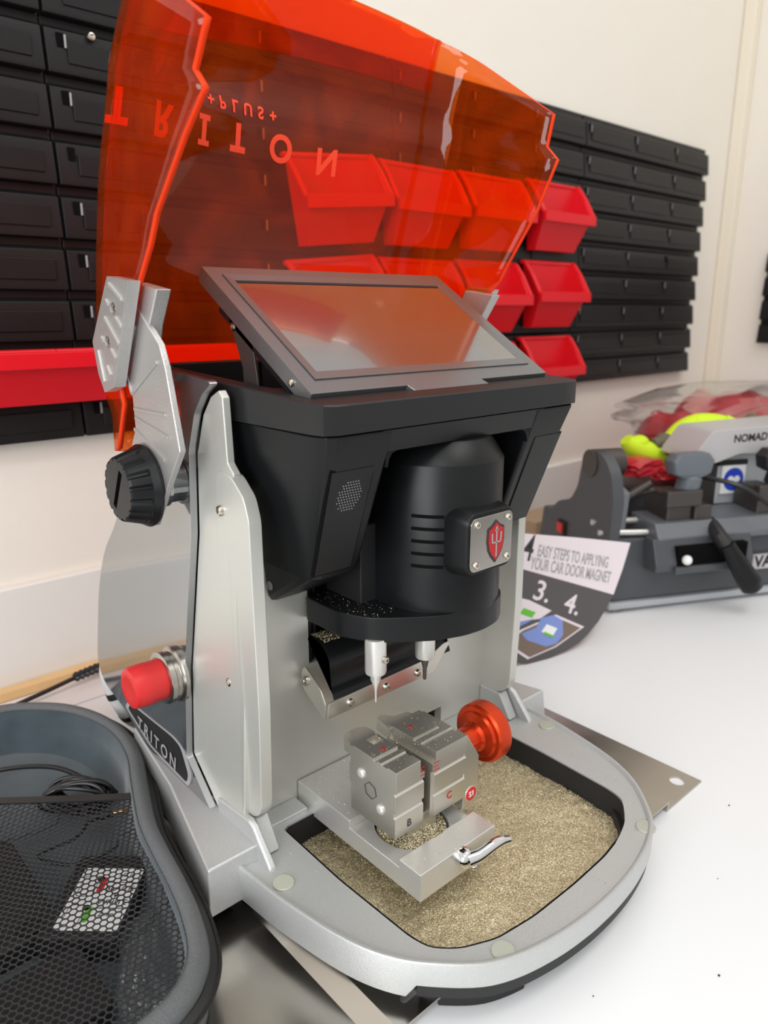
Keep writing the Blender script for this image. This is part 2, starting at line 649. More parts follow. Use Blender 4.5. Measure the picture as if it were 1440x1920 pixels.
# ------------------------------------------------------------------ red bins
def build_bin(w, d, h, label, loc, hf=None):
    """open fronted stacking bin, back at y=0, front towards -y, origin at back bottom centre"""
    t = thing('storage_bin', label, 'storage bin', loc, 'red stacking bins hung on the wall panels')
    hw = w / 2
    th = 0.0022
    hf = hf or h * 0.46
    fl = d * 0.62   # front leans out

    def loop(z, inset, top=False):
        k = (z / h)
        front = -(d - fl) - fl * min(1, z / hf)
        tap = 0.010 * (1 - min(1, z / hf))
        return [(-hw + inset + tap, front + inset), (hw - inset - tap, front + inset), (hw - inset - tap * 0.5, -inset - 0.002), (-hw + inset + tap * 0.5, -inset - 0.002)]
    # side outline (y,z): low front, slanting rim up to the high back
    b = B()
    fy = -d
    rimz = [(fy, hf), (-d * 0.55, hf + (h - hf) * 0.62), (-0.008, h), (-0.002, h)]
    bm = b.bm
    # shell built as inner/outer skins
    def skin(ins):
        lo = [Vector((x, y, 0 + ins)) for x, y in [(-hw + 0.012 + ins, -(d - fl) + ins), (hw - 0.012 - ins, -(d - fl) + ins), (hw - 0.008 - ins, -0.002 - ins), (-hw + 0.008 + ins, -0.002 - ins)]]
        ri = []
        for sx in (-1, 1):
            ri.append([Vector((sx * (hw - ins), min(-0.002 - ins, y + (ins if i == 0 else 0)), z)) for i, (y, z) in enumerate(rimz)])
        return lo, ri
    lo, ri = skin(0)
    li, rii = skin(th)

    def face(ps):
        bm.faces.new([bm.verts.new(p) for p in ps])
    for L, R_, flip in ((lo, ri, 0), (li, rii, 1)):
        face([L[0], L[1], L[2], L[3]])
        face([L[0], L[1], R_[1][0], R_[0][0]])
        face([L[3], L[2], R_[1][3], R_[0][3]])
        for s_, (p, q) in ((0, (L[0], L[3])), (1, (L[1], L[2]))):
            face([p] + R_[s_] + [q])
    for s_ in (0, 1):
        for i in range(3):
            face([ri[s_][i], ri[s_][i + 1], rii[s_][i + 1], rii[s_][i]])
    face([ri[0][0], ri[1][0], rii[1][0], rii[0][0]])
    face([ri[0][3], ri[1][3], rii[1][3], rii[0][3]])
    bmesh.ops.remove_doubles(bm, verts=bm.verts, dist=1e-5)
    body = b.obj('bin_body', 'binred', t, world=False, smooth=25)
    # rolled rim
    rb = B()
    rim = [(-hw - 0.003, y, z) for y, z in reversed(rimz)] + [(hw + 0.003, y, z) for y, z in rimz]
    rim = [Vector(p) for p in rim]
    rim = [Vector((0, -0.003, h))] + rim + [Vector((0, -0.003, h))]
    path = resample(rim, 90, closed=False)
    rb.tube(path, 0.0040, 8)
    rb.box(-hw - 0.004, hw + 0.004, fy - 0.005, fy + 0.001, hf - 0.013, hf + 0.003)
    rb.obj('rim', 'binred', t, world=False, bevel=0.001, smooth=50)
    return t


def dup(root, loc, label):
    r = root.copy()
    COL.objects.link(r)
    r.location = loc
    r['label'] = label
    for ch in list(root.children):
        c = ch.copy()
        COL.objects.link(c)
        c.parent = r
        for g in ch.children:
            e = g.copy()
            COL.objects.link(e)
            e.parent = c
    return r


bin0 = build_bin(0.136, 0.043, 0.108, 'red bin at the right end of the top bin row, clear of the visor', (1.133, WY - 0.0225, 0.517), hf=0.056)
cols = [1.133, 0.967, 0.808, 0.660]
sag = [0.0, 0.006, 0.009, 0.013]
names = {
    (0, 1): 'red bin of the top row cut across by the right visor edge',
    (0, 2): 'red bin of the top row just right of the leftmost one',
    (0, 3): 'red bin at the left end of the top row, behind the visor',
    (1, 0): 'red bin at the right end of the middle bin row',
    (1, 1): 'red bin of the middle row half hidden by the visor edge',
    (1, 2): 'red bin of the middle row showing above the top right of the tilted screen',
    (1, 3): 'red bin at the left end of the middle row, just over the screen',
    (2, 0): 'red bin at the right end of the bottom bin row, over the machine head',
    (2, 1): 'red bin of the bottom row peeping out behind the screen corner',
}
for (r_, c_), lb in names.items():
    nbin = dup(bin0, (cols[c_], WY - 0.0225, 0.517 - 0.1275 * r_ - sag[c_]), lb)
    if c_ == 3:
        nbin.rotation_euler = (0, math.radians(-5.5), 0)
wide = build_bin(0.42, 0.045, 0.052, 'wide shallow red bin low on the wall at the left edge', (0.28, WY - 0.0225, 0.3240), hf=0.0515)

# ------------------------------------------------------------------ steel plate under the machine
sp = thing('steel_plate', 'folded bare steel plate lying under the silver key machine', 'metal plate', (0.38, 0.35, 0))
plate = B().prism([(0.153, 0), (0.226, 0), (0.238, 0.0078), (0.545, 0.0078), (0.553, 0.0078), (0.553, 0.0), (0.616, 0), (0.616, 0.0018), (0.555, 0.0018), (0.555, 0.0096),
                   (0.237, 0.0096), (0.2245, 0.0018), (0.153, 0.0018)], 'y', 0.2505, 0.62).obj('folded_sheet', 'steel', sp)
cut(plate, B().lathe([(0.0068, -0.01), (0.0068, 0.01)], (0.5995, 0.2655, 0), (0, 0, 1), 24).obj('cutter', 'steel'))
cut(plate, B().prism(rrect(0.2505, 0.2635, 0.2615, 0.2665, 0.0024), 'z', 0.0, 0.02).obj('cutter', 'steel'))

# ------------------------------------------------------------------ key machine
KM = thing('key_cutting_machine', 'silver and black electronic key cutting machine with raised orange visor', 'key machine', (0.38, 0.38, 0.0))
XC = 0.380


def mir(x):
    return 2 * XC - x


# base outline (left half, from the back going to the front)
half = [(0.2160, 0.392), (0.2166, 0.3879), (0.2195, 0.3579), (0.2229, 0.337), (0.2283, 0.309), (0.2354, 0.2847), (0.2449, 0.2653), (0.2572, 0.2492), (0.2802, 0.2276), (0.3033, 0.2161),
        (0.3334, 0.2088), (0.360, 0.2058), (0.380, 0.2052)]
outl = half + [(mir(x), y) for x, y in reversed(half[:-1])]
outl = [Vector((p[0], p[1])) for p in outl]
outl = [outl[0]] + smooth_open(outl[1:-1], 4) + [outl[-1]]
outl += [Vector((mir(0.216), 0.47)), Vector((0.216, 0.47))]
NB = 160
O_ = resample(outl, NB)
well = [(0.2640, 0.410), (0.2628, 0.34), (0.2655, 0.272), (0.2690, 0.258), (0.2820, 0.2455), (0.3050, 0.2350), (0.3375, 0.2305), (0.380, 0.2295)]
well = well + [(mir(x) - 0.004, y) for x, y in reversed(well[:-1])]
W_ = resample(round_poly(well, [0.004] + [0.006] * (len(well) - 2) + [0.004]), NB)


# match the loops by angle start
def align(A, Bp):
    c = Vector((0.38, 0.34))
    ang = lambda p: math.atan2((p - c).y, (p - c).x)
    a0 = ang(A[0])
    k = min(range(len(Bp)), key=lambda i: abs(math.remainder(ang(Vector(Bp[i])) - a0, 2 * math.pi)))
    return list(Bp[k:]) + list(Bp[:k])


W_ = align(O_, W_)
O1 = offset2d(O_, 0.0035)
O2 = offset2d(O_, 0.0045)


def l3(lp, z):
    return [(p[0], p[1], z) for p in lp]


def zbot(p):
    # the skirt is deeper along the left and right sides than along the front
    if p[1] > 0.256:
        return 0.019
    return 0.0285


b = B()
loops = [[(p[0], p[1], zbot(p)) for p in O_], l3(O_, 0.0438), l3(offset2d(O_, 0.0008), 0.0452), l3(offset2d(O_, 0.0026), 0.0454), l3(O1, 0.0448), l3(O2, 0.0422), l3(W_, 0.042), l3(offset2d(W_, 0.0006), 0.0400), l3(offset2d(W_, 0.0012), 0.016)]
b.loft(loops, cap=False)
base = b.obj('base_tray', 'cast', KM, smooth=50)
# dark liner inside the well
lw = offset2d(W_, 0.0016)
b = B().loft([l3(lw, 0.0415), l3(lw, 0.0165)], cap=False)
b.bm.faces.new([b.bm.verts.new((p[0], p[1], 0.0160)) for p in lw])
b.obj('well_liner', 'rubber', base, smooth=50)
# rubber skirt and feet under the front rim
fr = [p for p in O_ if p[1] < 0.2565]
fr_in = []
pts = sorted(range(len(O_)), key=lambda i: i)
idx = [i for i in pts if O_[i][1] < 0.2565]
outer = [O_[i] for i in idx]
inner = [offset2d(O_, 0.0225)[i] for i in idx]
oo = [offset2d(O_, 0.0015)[i] for i in idx]
inner2 = [offset2d(O_, 0.0075)[i] for i in idx]
lp = [tuple(p) for p in oo] + [tuple(p) for p in reversed(inner)]
B().prism(lp, 'z', 0.019, 0.0286).obj('rubber_skirt', 'rubber', base, smooth=40)
fo, fi = offset2d(O_, 0.0125), offset2d(O_, 0.0215)
for xa, xb in ((0.262, 0.324), (mir(0.324), mir(0.262))):
    ids = [k_ for k_ in idx if xa < O_[k_].x < xb]
    seg = [tuple(fo[k_]) for k_ in ids] + [tuple(fi[k_]) for k_ in reversed(ids)]
    B().prism(seg, 'z', 0.0002, 0.0192).obj('rubber_foot', 'rubber', base, smooth=40, bevel=0.001)
# rubber pads
for x, y in ((0.2304 + 0.002, 0.3622), (0.5327 - 0.002, 0.3631), (0.3003, 0.2265), (0.4685, 0.2270)):
    B().lathe([(0.0072, 0.0), (0.0074, 0.0014), (0.0068, 0.0020), (0.0001, 0.0022)], (x, y, 0.0418), (0, 0, 1), 28).obj('rubber_pad', 'pad', base, smooth=40)
# side blocks, gusset ribs, small steps beside the column
for s_ in (0, 1):
    f = (lambda x: x) if s_ == 0 else mir
    a, c = sorted((f(0.1905), f(0.234)))
    def bl(i, z):
        return [(f(x), y, z) for x, y in ((0.1905 + i, 0.391 + i), (0.236, 0.391 + i), (0.236, 0.60), (0.2295 + i, 0.60), (0.2150 + i, 0.50))]
    B().loft([bl(0, 0.018), bl(0.003, 0.054)]).obj('side_block', 'cast', base, bevel=0.003, segs=3)
    a, c = sorted((f(0.2315), f(0.2375)))
    B().prism([(0.448, 0.040), (0.448, 0.064), (0.404, 0.069), (0.398, 0.066), (0.377, 0.043), (0.377, 0.038)], 'x', a, c).obj('gusset_rib', 'cast', base, bevel=0.0022, segs=3)
    a, c = sorted((f(0.2385), f(0.2495)))
    B().prism([(0.43, 0.040), (0.43, 0.066), (0.405, 0.066), (0.391, 0.043)], 'x', a, c).obj('rib_step', 'cast', base, bevel=0.0015)
    for fx, fy in ((0.20, 0.41), (0.236, 0.60)):
        B().box(min(f(fx), f(fx + 0.02)), max(f(fx), f(fx + 0.02)), fy, fy + 0.018, 0.0098, 0.0182).obj('rubber_foot', 'rubber', base, bevel=0.001)
# deck behind the well, up to the column
B().box(0.2505, mir(0.2505), 0.411, 0.455, 0.018, 0.0418).obj('rear_deck', 'cast', base, bevel=0.001)
B().prism([(0.413, 0.0405), (0.413, 0.0455), (0.4165, 0.0462), (0.430, 0.0462), (0.430, 0.0405)], 'x', 0.2505, 0.290).obj('deck_ridge', 'cast', base, bevel=0.001)
B().prism([(0.413, 0.0405), (0.413, 0.0455), (0.4165, 0.0462), (0.430, 0.0462), (0.430, 0.0405)], 'x', 0.372, mir(0.2505)).obj('deck_ridge', 'cast', base, bevel=0.001)

def flare(c):
    k = max(0.0, min(1.0, (0.13 - c.z) / 0.075)) * 0.0075
    return (c.x - k if c.x < XC else c.x + k, c.y, c.z)


# column: front panel with its slots
colm = B().box(0.246, mir(0.246), 0.430, 0.438, 0.030, 0.300).obj('column_panel', 'satin', KM, smooth=0)
cut(colm, B().box(0.3075, 0.442, 0.42, 0.45, 0.156, 0.26).obj('cutter', 'satin', smooth=0))
cut(colm, B().box(0.405, 0.4565, 0.42, 0.45, 0.0435, 0.0625).obj('cutter', 'satin', smooth=0))
B().box(0.300, 0.465, 0.452, 0.456, 0.040, 0.30).obj('column_cavity', 'hollow', colm, smooth=0)
B().box(0.3082, 0.3110, 0.4306, 0.450, 0.157, 0.255).obj('slot_edge_strip', 'black', colm, smooth=0)
B().box(0.3165, 0.3190, 0.436, 0.452, 0.157, 0.255).obj('guide_rail', 'vise_dark', colm, smooth=0)
for s_ in (0, 1):
    f = (lambda x: x) if s_ == 0 else mir
    # silver side plate with the shark-fin top
    prof = [(0.412, 0.0565), (0.4485, 0.0535), (0.489, 0.081), (0.490, 0.154), (0.4645, 0.267), (0.4595, 0.325), (0.448, 0.3525), (0.4365, 0.3655), (0.426, 0.3705), (0.4215, 0.366), (0.4195, 0.324), (0.413, 0.318), (0.410, 0.20)]
    a, c = sorted((f(0.2402), f(0.2460)))
    sd = B().prism(prof, 'x', a, c).map(flare).obj('side_plate', 'satin', KM, bevel=0.001)
    # forward fin
    pf = [(0.440, 0.0575), (0.4075, 0.0665), (0.400, 0.071), (0.3955, 0.080), (0.3925, 0.16), (0.3935, 0.290), (0.3985, 0.3045), (0.4125, 0.3165), (0.4235, 0.3185), (0.4295, 0.3175), (0.433, 0.312)]
    a, c = sorted((f(0.2380), f(0.2478)))
    fin = B().prism(round_poly(pf, 0.004, 3), 'x', a, c).obj('fin', 'satin', KM, bevel=0.0018, segs=3)
    d_ = (-1, 0, 0) if s_ == 0 else (1, 0, 0)
    for sy, sz in ((0.4275, 0.2915), (0.4275, 0.1665)):
        screw(fin, (f(0.2380), sy, sz), d_, 0.0038)
    # glossy slate side trim
    tp = [(0.4490, 0.0520), (0.4900, 0.0800), (0.491, 0.154), (0.4655, 0.267), (0.4605, 0.3265), (0.449, 0.354), (0.437, 0.3675), (0.4255, 0.3745), (0.428, 0.3765), (0.500, 0.3815), (0.553, 0.318), (0.600, 0.246), (0.632, 0.2155), (0.652, 0.180),
          (0.6655, 0.143), (0.670, 0.105), (0.664, 0.088), (0.648, 0.079), (0.608, 0.072), (0.559, 0.0560), (0.500, 0.0520)]
    a, c = sorted((f(0.2345), f(0.2400)))
    sd2 = B().prism(round_poly(tp, [0.003] * 9 + [0.02] * 8 + [0.006] * 4, 5), 'x', a, c).map(flare).obj('side_trim', 'trim', KM, bevel=0.0012, segs=3)
    if s_ == 0:
        TRIM = sd2
# body shell with its rounded back
bp = [(0.468, 0.046), (0.500, 0.078), (0.494, 0.154), (0.472, 0.267), (0.464, 0.33), (0.464, 0.345), (0.520, 0.345), (0.553, 0.312), (0.598, 0.243), (0.629, 0.2135), (0.650, 0.178), (0.663, 0.143), (0.667, 0.105), (0.660, 0.090), (0.646, 0.082), (0.606, 0.074), (0.559, 0.054)]
B().prism(round_poly(bp, 0.010, 4), 'x', 0.2398, mir(0.2398)).obj('body_shell', 'trim', KM, smooth=40)

# name badge low on the side trim
bg = [(0.4830, 0.0570), (0.4800, 0.0660), (0.4950, 0.0850), (0.5100, 0.0880), (0.596, 0.0840), (0.604, 0.0760), (0.5500, 0.0600)]
bgr = round_poly(bg, 0.006, 5)
cen = Vector((sum(p[0] for p in bgr) / len(bgr), sum(p[1] for p in bgr) / len(bgr)))
bgi = [tuple(cen + (Vector(p) - cen) * 0.93 + (Vector(p) - cen).normalized() * -0.0006) for p in bgr]
badge = B().ring(bgr, bgi, 'x', 0.2335, 0.2346).map(flare).obj('badge_frame', 'grey_text', TRIM, smooth=40)
B().prism(bgi, 'x', 0.2340, 0.2346).map(flare).obj('badge_face', 'blackmatte', TRIM, smooth=0)
bt = B()
bt.bm.free()
bt.bm = text_mesh('TRITON', 0.0150, 0.0002, 0.0001, spacing=1.45)


def badge_map(c):
    y, z = 0.5400 - c.x - 0.1 * c.y * -1 * 0, 0.0690 + c.y - 0.10 * c.x * -1 * -1
    return (0.2331 - max(0.0, min(1.0, (0.13 - z) / 0.075)) * 0.0075 - c.z, y, z)


bt.map(badge_map).obj('badge_lettering', 'grey_text', TRIM, smooth=0)
# small vent dots near the rear of the trim
b = B()
for dy, dz in ((0.6335, 0.128), (0.6305, 0.1255), (0.6262, 0.1253), (0.6215, 0.1225)):
    b.lathe([(0.0010, 0), (0.0008, 0.0003)], (0.2346, dy, dz), (-1, 0, 0), 10)
b.obj('vent_hole', 'hollow', TRIM)


# head --------------------------------------------------------------
def lift(c):
    return (c.x, c.y, c.z + (0.062 * (c.y - 0.335) if c.z > 0.34 else 0.0))


def head_loop(xl, yf, yb, xlb, ch=0.006):
    pts = [(xl, yf + ch * 1.6), (xl + ch * 0.35, yf + ch * 0.45), (xl + ch * 1.3, yf), (mir(xl + ch * 1.3), yf), (mir(xl + ch * 0.35), yf + ch * 0.45), (mir(xl), yf + ch * 1.6),
           (mir(xlb), yb - 0.02), (mir(xlb + 0.006), yb - 0.006), (mir(xlb + 0.02), yb), (xlb + 0.02, yb), (xlb + 0.006, yb - 0.006), (xlb, yb - 0.02)]
    return pts


lo_ = round_poly(head_loop(0.2545, 0.3345, 0.545, 0.2480), 0.005, 3)
li_ = round_poly([(0.268, 0.405), (0.268, 0.405), (0.268, 0.405), (mir(0.268), 0.405), (mir(0.268), 0.405), (mir(0.268), 0.405), (mir(0.260), 0.520), (mir(0.262), 0.528), (mir(0.27), 0.532), (0.27, 0.532), (0.262, 0.528), (0.260, 0.520)], 0.0, 3)
LO = resample(lo_, 96)
LI = resample(round_poly([(0.266, 0.400), (mir(0.266), 0.400), (mir(0.258), 0.533), (0.258, 0.533)], 0.012, 6), 96)


def align2(A, Bp, c):
    ang = lambda p: math.atan2((Vector(p) - c).y, (Vector(p) - c).x)
    a0 = ang(A[0])
    k = min(range(len(Bp)), key=lambda i: abs(math.remainder(ang(Bp[i]) - a0, 2 * math.pi)))
    return list(Bp[k:]) + list(Bp[:k])


LI = align2(LO, LI, Vector((0.38, 0.45)))
b = B()
b.loft([l3(LO, 0.3497), l3(LO, 0.3665), l3(offset2d([Vector(p) for p in LO], 0.0008), 0.3673), l3(LI, 0.3673), l3(LI, 0.352), l3(LI, 0.3497)], cap=False)
b.map(lambda c: (c.x, c.y, c.z + max(0, (c.z - 0.3497) / 0.0176) * 0.062 * (c.y - 0.335)))
lip = b.obj('head_rim', 'lipblack', KM, smooth=35)
B().box(0.2575, mir(0.2575), 0.395, 0.536, 0.346, 0.351).obj('head_tray', 'hollow', lip, smooth=0)


# the head body: two wings and a bridge, leaning back towards the bottom
def wing(side):  # noqa
    f = (lambda x: x) if side == 0 else mir
    L = []
    for z, yf, xl, xr, yb, ch in ((0.3488, 0.3350, 0.2552, 0.3095, 0.520, 0.007), (0.3470, 0.3352, 0.2555, 0.3092, 0.520, 0.007), (0.30, 0.3525, 0.2618, 0.3088, 0.500, 0.007), (0.2600, 0.3668, 0.2690, 0.3083, 0.47, 0.007),
                                  (0.2475, 0.3740, 0.2705, 0.3080, 0.47, 0.006), (0.2290, 0.4050, 0.2725, 0.3050, 0.47, 0.005), (0.2175, 0.4270, 0.2740, 0.3020, 0.47, 0.004), (0.2140, 0.4340, 0.2780, 0.3000, 0.47, 0.003)):
        L.append([(f(xl), yb, z), (f(xl), yf + ch * 2.0, z), (f(xl + ch * 0.5), yf + ch * 0.6, z), (f(xl + ch * 1.4), yf, z), (f(xr - 0.002), yf, z), (f(xr), yf + 0.002, z), (f(xr), yb, z)])
    o = B().loft(L).obj('head_wing', 'black', KM, smooth=28, bevel=0.0012, segs=3)
    fy = lambda z: 0.3350 + (0.3488 - z) * 0.3585
    # inset cover plate: dark gap, then the plate
    for grow, dy, m_, nm in ((0.0006, -0.0002, 'hollow', 'panel_gap'), (0.0, -0.0009, 'black', 'panel_cover')):
        g = grow
        P4 = [(0.2665 - g, 0.3265 + g), (0.2985 + g, 0.3265 + g), (0.3000 + g, 0.2535 - g), (0.2680 - g, 0.2535 - g)]
        P4 = [(0.2655 - g, 0.3265 + g), (0.2990 + g, 0.3265 + g), (0.3000 + g, 0.2530 - g), (0.2700 - g, 0.2530 - g)]
        bb = B()
        bb.loft([[(f(x), fy(z) + dy, z) for x, z in P4], [(f(x), fy(z) + 0.003, z) for x, z in P4]])
        pc = bb.obj(nm, m_, o, smooth=0, bevel=0.0005 if nm == 'panel_cover' else 0, segs=1)
    if side == 0:
        bb = B()
        nrm = Vector((0, -1, -0.3585)).normalized()
        for i in range(-4, 5):
            for j in range(-5, 6):
                if (i / 4.6) ** 2 + (j / 5.6) ** 2 > 1:
                    continue
                x = 0.2828 + i * 0.0021 + (j % 2) * 0.00105
                z = 0.3085 + j * 0.0019
                bb.lathe([(0.00045, 0), (0.00035, 0.00012)], (x, fy(z) - 0.0009, z), nrm, 6)
        bb.obj('speaker_hole', 'grey_text', o, smooth=0)
        B().lathe([(0.0034, 0), (0.0034, 0.0006), (0.0028, 0.0009), (0.0001, 0.0009)], (0.2722, 0.4255, 0.2305), (-1, 0, -0.05), 24).obj('side_plug', 'grey_text', o, smooth=40)
    return o


wing(0)
wing(1)
B().loft([[(0.300, 0.3352, 0.3488), (mir(0.300), 0.3352, 0.3488), (mir(0.300), 0.44, 0.3488), (0.300, 0.44, 0.3488)],
          [(0.300, 0.3402, 0.3345), (mir(0.300), 0.3402, 0.3345), (mir(0.300), 0.44, 0.3345), (0.300, 0.44, 0.3345)]]).obj('head_bridge', 'black', KM, smooth=30)
for s_ in (0, 1):
    f = (lambda x: x) if s_ == 0 else mir
    # fillet of the motor opening, upper corners
    pc = [(0.3080, 0.3350), (0.3080, 0.3240), (0.3092, 0.3240), (0.3105, 0.3290), (0.3130, 0.3325), (0.3175, 0.3342), (0.3175, 0.3350)]
    B().prism([(f(x), z) for x, z in pc], 'y', 0.3420, 0.430).obj('opening_fillet', 'black', KM, smooth=50)
B().box(0.300, mir(0.300), 0.4255, 0.4298, 0.225, 0.345).obj('opening_back', 'blackmatte', KM, smooth=0)

# motor housing -------------------------------------------------------
mc = (0.387, 0.3735)
coll = [(0.3035, 0.4295), (0.3035, 0.388), (0.3065, 0.380), (0.3130, 0.3655), (0.3190, 0.3590), (0.332, 0.3480), (0.351, 0.3350), (0.372, 0.3275), (0.390, 0.3258), (0.408, 0.3285), (0.422, 0.3370), (0.432, 0.3520), (0.4345, 0.372), (0.4345, 0.4295)]
cl = round_poly(coll, 0.006, 3)
b = B().loft([l3(cl, 0.1945), l3([Vector(p) * 1.0 for p in cl], 0.2135)])
mh = b.obj('motor_collar', 'black', KM, bevel=0.0012, segs=3, smooth=40)
b = B()
N = 72


def dloop(r, z, back=0.4295):
    pts = []
    for i in range(N):
        a = math.radians(180 + 180 * i / (N - 1))
        pts.append((mc[0] + r * math.cos(a), mc[1] + r * math.sin(a), z))
    pts += [(mc[0] + r, back, z), (mc[0] - r, back, z)]
    return pts


b.loft([dloop(0.048, 0.2110), dloop(0.048, 0.3180), dloop(0.0474, 0.3190), dloop(0.0385, 0.3335), dloop(0.037, 0.3342)])
hs = b.obj('motor_housing', 'black', KM, smooth=35)
# front of collar shelf fairing and the small bracket left of the motor
B().box(0.325, 0.346, 0.388, 0.4295, 0.2130, 0.272).obj('motor_bracket', 'blackmatte', mh, bevel=0.001)
# vents
for k in range(5):
    z = 0.2838 - k * 0.0090
    pts = []
    b = B()
    for r_, dz in ((0.04825, 0.0012),):
        lo1, hi1 = [], []
        for i in range(13):
            a = math.radians(-157.0 + 27.5 * i / 12)
            lo1.append((mc[0] + r_ * math.cos(a), mc[1] + r_ * math.sin(a)))
        inn = []
        for i in range(13):
            a = math.radians(-157.0 + 27.5 * (12 - i) / 12)
            inn.append((mc[0] + (r_ - 0.002) * math.cos(a), mc[1] + (r_ - 0.002) * math.sin(a)))
        b.prism(lo1 + inn, 'z', z - dz, z + dz)
    b.obj('vent_slot', 'hollow', hs, smooth=0)
# name plate boss
bpts = rrect(0.3585, 0.4070, 0.2440, 0.2880, 0.008, 6)
bpts2 = rrect(0.3565, 0.4090, 0.2420, 0.2900, 0.009, 6)
boss = B().loft([[(x, 0.345, z) for x, z in bpts2], [(x, 0.330, z) for x, z in bpts2], [(x, 0.3185, z) for x, z in bpts], [(x, 0.3175, z) for x, z in rrect(0.3592, 0.4063, 0.2447, 0.2873, 0.0075, 6)]]).obj('badge_boss', 'black', KM, smooth=50)
npl = B().prism(rrect(0.3610, 0.4045, 0.2470, 0.2850, 0.005, 5), 'y', 0.3160, 0.3178).obj('badge_plate', 'steel', boss, bevel=0.0004)
for sx, sz in ((0.3665, 0.2806), (0.3992, 0.2806), (0.3665, 0.2520), (0.3992, 0.2520)):
    screw(boss, (sx, 0.3160, sz), (0, -1, 0), 0.0026)
ec = (0.3862, 0.2660)


def shield(s_):
    P = [(0, 1.0), (0.35, 0.78), (0.82, 0.62), (0.86, 0.0), (0.72, -0.45), (0.42, -0.78), (0, -1.08), (-0.42, -0.78), (-0.72, -0.45), (-0.86, 0.0), (-0.82, 0.62), (-0.35, 0.78)]
    return [(ec[0] + x * 0.0105 * s_, ec[1] + z * 0.0150 * s_) for x, z in P]


B().prism(shield(1.0), 'y', 0.3155, 0.3161).obj('shield_border', 'dark_line', boss, smooth=0)
B().prism(shield(0.87), 'y', 0.3150, 0.3156).obj('shield_field', 'redpaint', boss, smooth=0)
b = B()
ty0, ty1 = 0.3146, 0.3151


def stroke(b, x0, z0, x1, z1, w):
    d = Vector((x1 - x0, z1 - z0))
    n = Vector((-d.y, d.x)).normalized() * w / 2
    b.prism([(ec[0] + x0 + n.x, ec[1] + z0 + n.y), (ec[0] + x0 - n.x, ec[1] + z0 - n.y), (ec[0] + x1 - n.x, ec[1] + z1 - n.y), (ec[0] + x1 + n.x, ec[1] + z1 + n.y)], 'y', ty0, ty1)


stroke(b, 0, -0.0115, 0, 0.0085, 0.0009)
stroke(b, -0.0045, -0.0010, 0.0045, -0.0010, 0.0009)
stroke(b, -0.0043, -0.0012, -0.0047, 0.0058, 0.0009)
stroke(b, 0.0043, -0.0012, 0.0047, 0.0058, 0.0009)
b.prism([(ec[0] - 0.0016, ec[1] + 0.0070), (ec[0] + 0.0016, ec[1] + 0.0070), (ec[0], ec[1] + 0.0105)], 'y', ty0, ty1)
b.obj('trident_emblem', 'grey_text', boss, smooth=0)

# spindles ------------------------------------------------------------
sy_ = 0.3655
sp1 = B().lathe([(0.0078, 0), (0.0078, -0.0255), (0.0074, -0.0270), (0.0040, -0.0278), (0.0038, -0.0325), (0.0017, -0.0375), (0.0008, -0.0420), (0.0007, -0.0500), (0.0005, -0.0506)], (0.3193, sy_, 0.1965), (0, 0, 1), 32).obj('tracer_spindle', 'slab', KM, smooth=35)
B().lathe([(0.0026, 0), (0.0026, 0.0022), (0.0020, 0.0028), (0.0013, 0.0028), (0.0013, 0.0006), (0.0001, 0.0005)], (0.3193 + 0.0015, sy_ - 0.0073, 0.1815), (0.25, -1, 0), 18).obj('set_screw', 'screw', sp1, smooth=35)
sp2 = B().lathe([(0.0098, 0.002), (0.0098, -0.002), (0.0076, -0.0022), (0.0076, -0.0295), (0.0070, -0.0310), (0.0030, -0.0314)], (0.3690, sy_, 0.1965), (0, 0, 1), 32).obj('cutter_spindle', 'slab', KM, smooth=35)
B().lathe([(0.0034, -0.0312), (0.0030, -0.0350), (0.0016, -0.0410), (0.0014, -0.0490), (0.0010, -0.0500), (0.0001, -0.0502)], (0.3690, sy_, 0.1965), (0, 0, 1), 18, flute=lambda i, r, h: 1.0 if i % 6 < 4 else 0.75).obj('end_mill', 'vise_dark', sp2, smooth=35)

# chip guard ------------------------------------------------------------
cg = smooth_open([(0.431, 0.1775), (0.423, 0.1800), (0.411, 0.1765), (0.4035, 0.1665), (0.4060, 0.1550), (0.4055, 0.1475), (0.4010, 0.1425), (0.3995, 0.1385)], 5)
b = B()
b.loft([[(x, p[0], p[1]) for p in cg] + [(x, p[0] - 0.0007, p[1] - 0.0007) for p in reversed(cg)] for x in (0.3070, 0.4330)])
guard = b.obj('chip_guard_apron', 'black', KM, smooth=50)
brk = B().prism(round_poly([(0.4285, 0.1530), (0.4270, 0.1400), (0.3995, 0.1240), (0.3985, 0.1370), (0.4040, 0.1470), (0.4235, 0.1600)], [0.005, 0.005, 0.001, 0.001, 0.002, 0.006], 4), 'x', 0.2985, 0.2997).obj('chip_guard_bracket', 'jaw', KM, bevel=0.0003)
B().prism(round_poly([(0.3002, 0.1245), (0.3012, 0.1370), (0.405, 0.1395), (0.424, 0.1475), (0.4335, 0.1475), (0.4240, 0.1370), (0.4135, 0.1245)], 0.003, 3), 'y', 0.3984, 0.3996).obj('clamp_strip', 'jaw', brk, bevel=0.0003)
for sx in (0.3220, 0.3590, 0.3940):
    screw(brk, (sx, 0.3984, 0.1310), (0, -1, 0), 0.0033)
screw(brk, (0.2984, 0.4225, 0.1480), (-1, -0.3, 0.1), 0.0040)

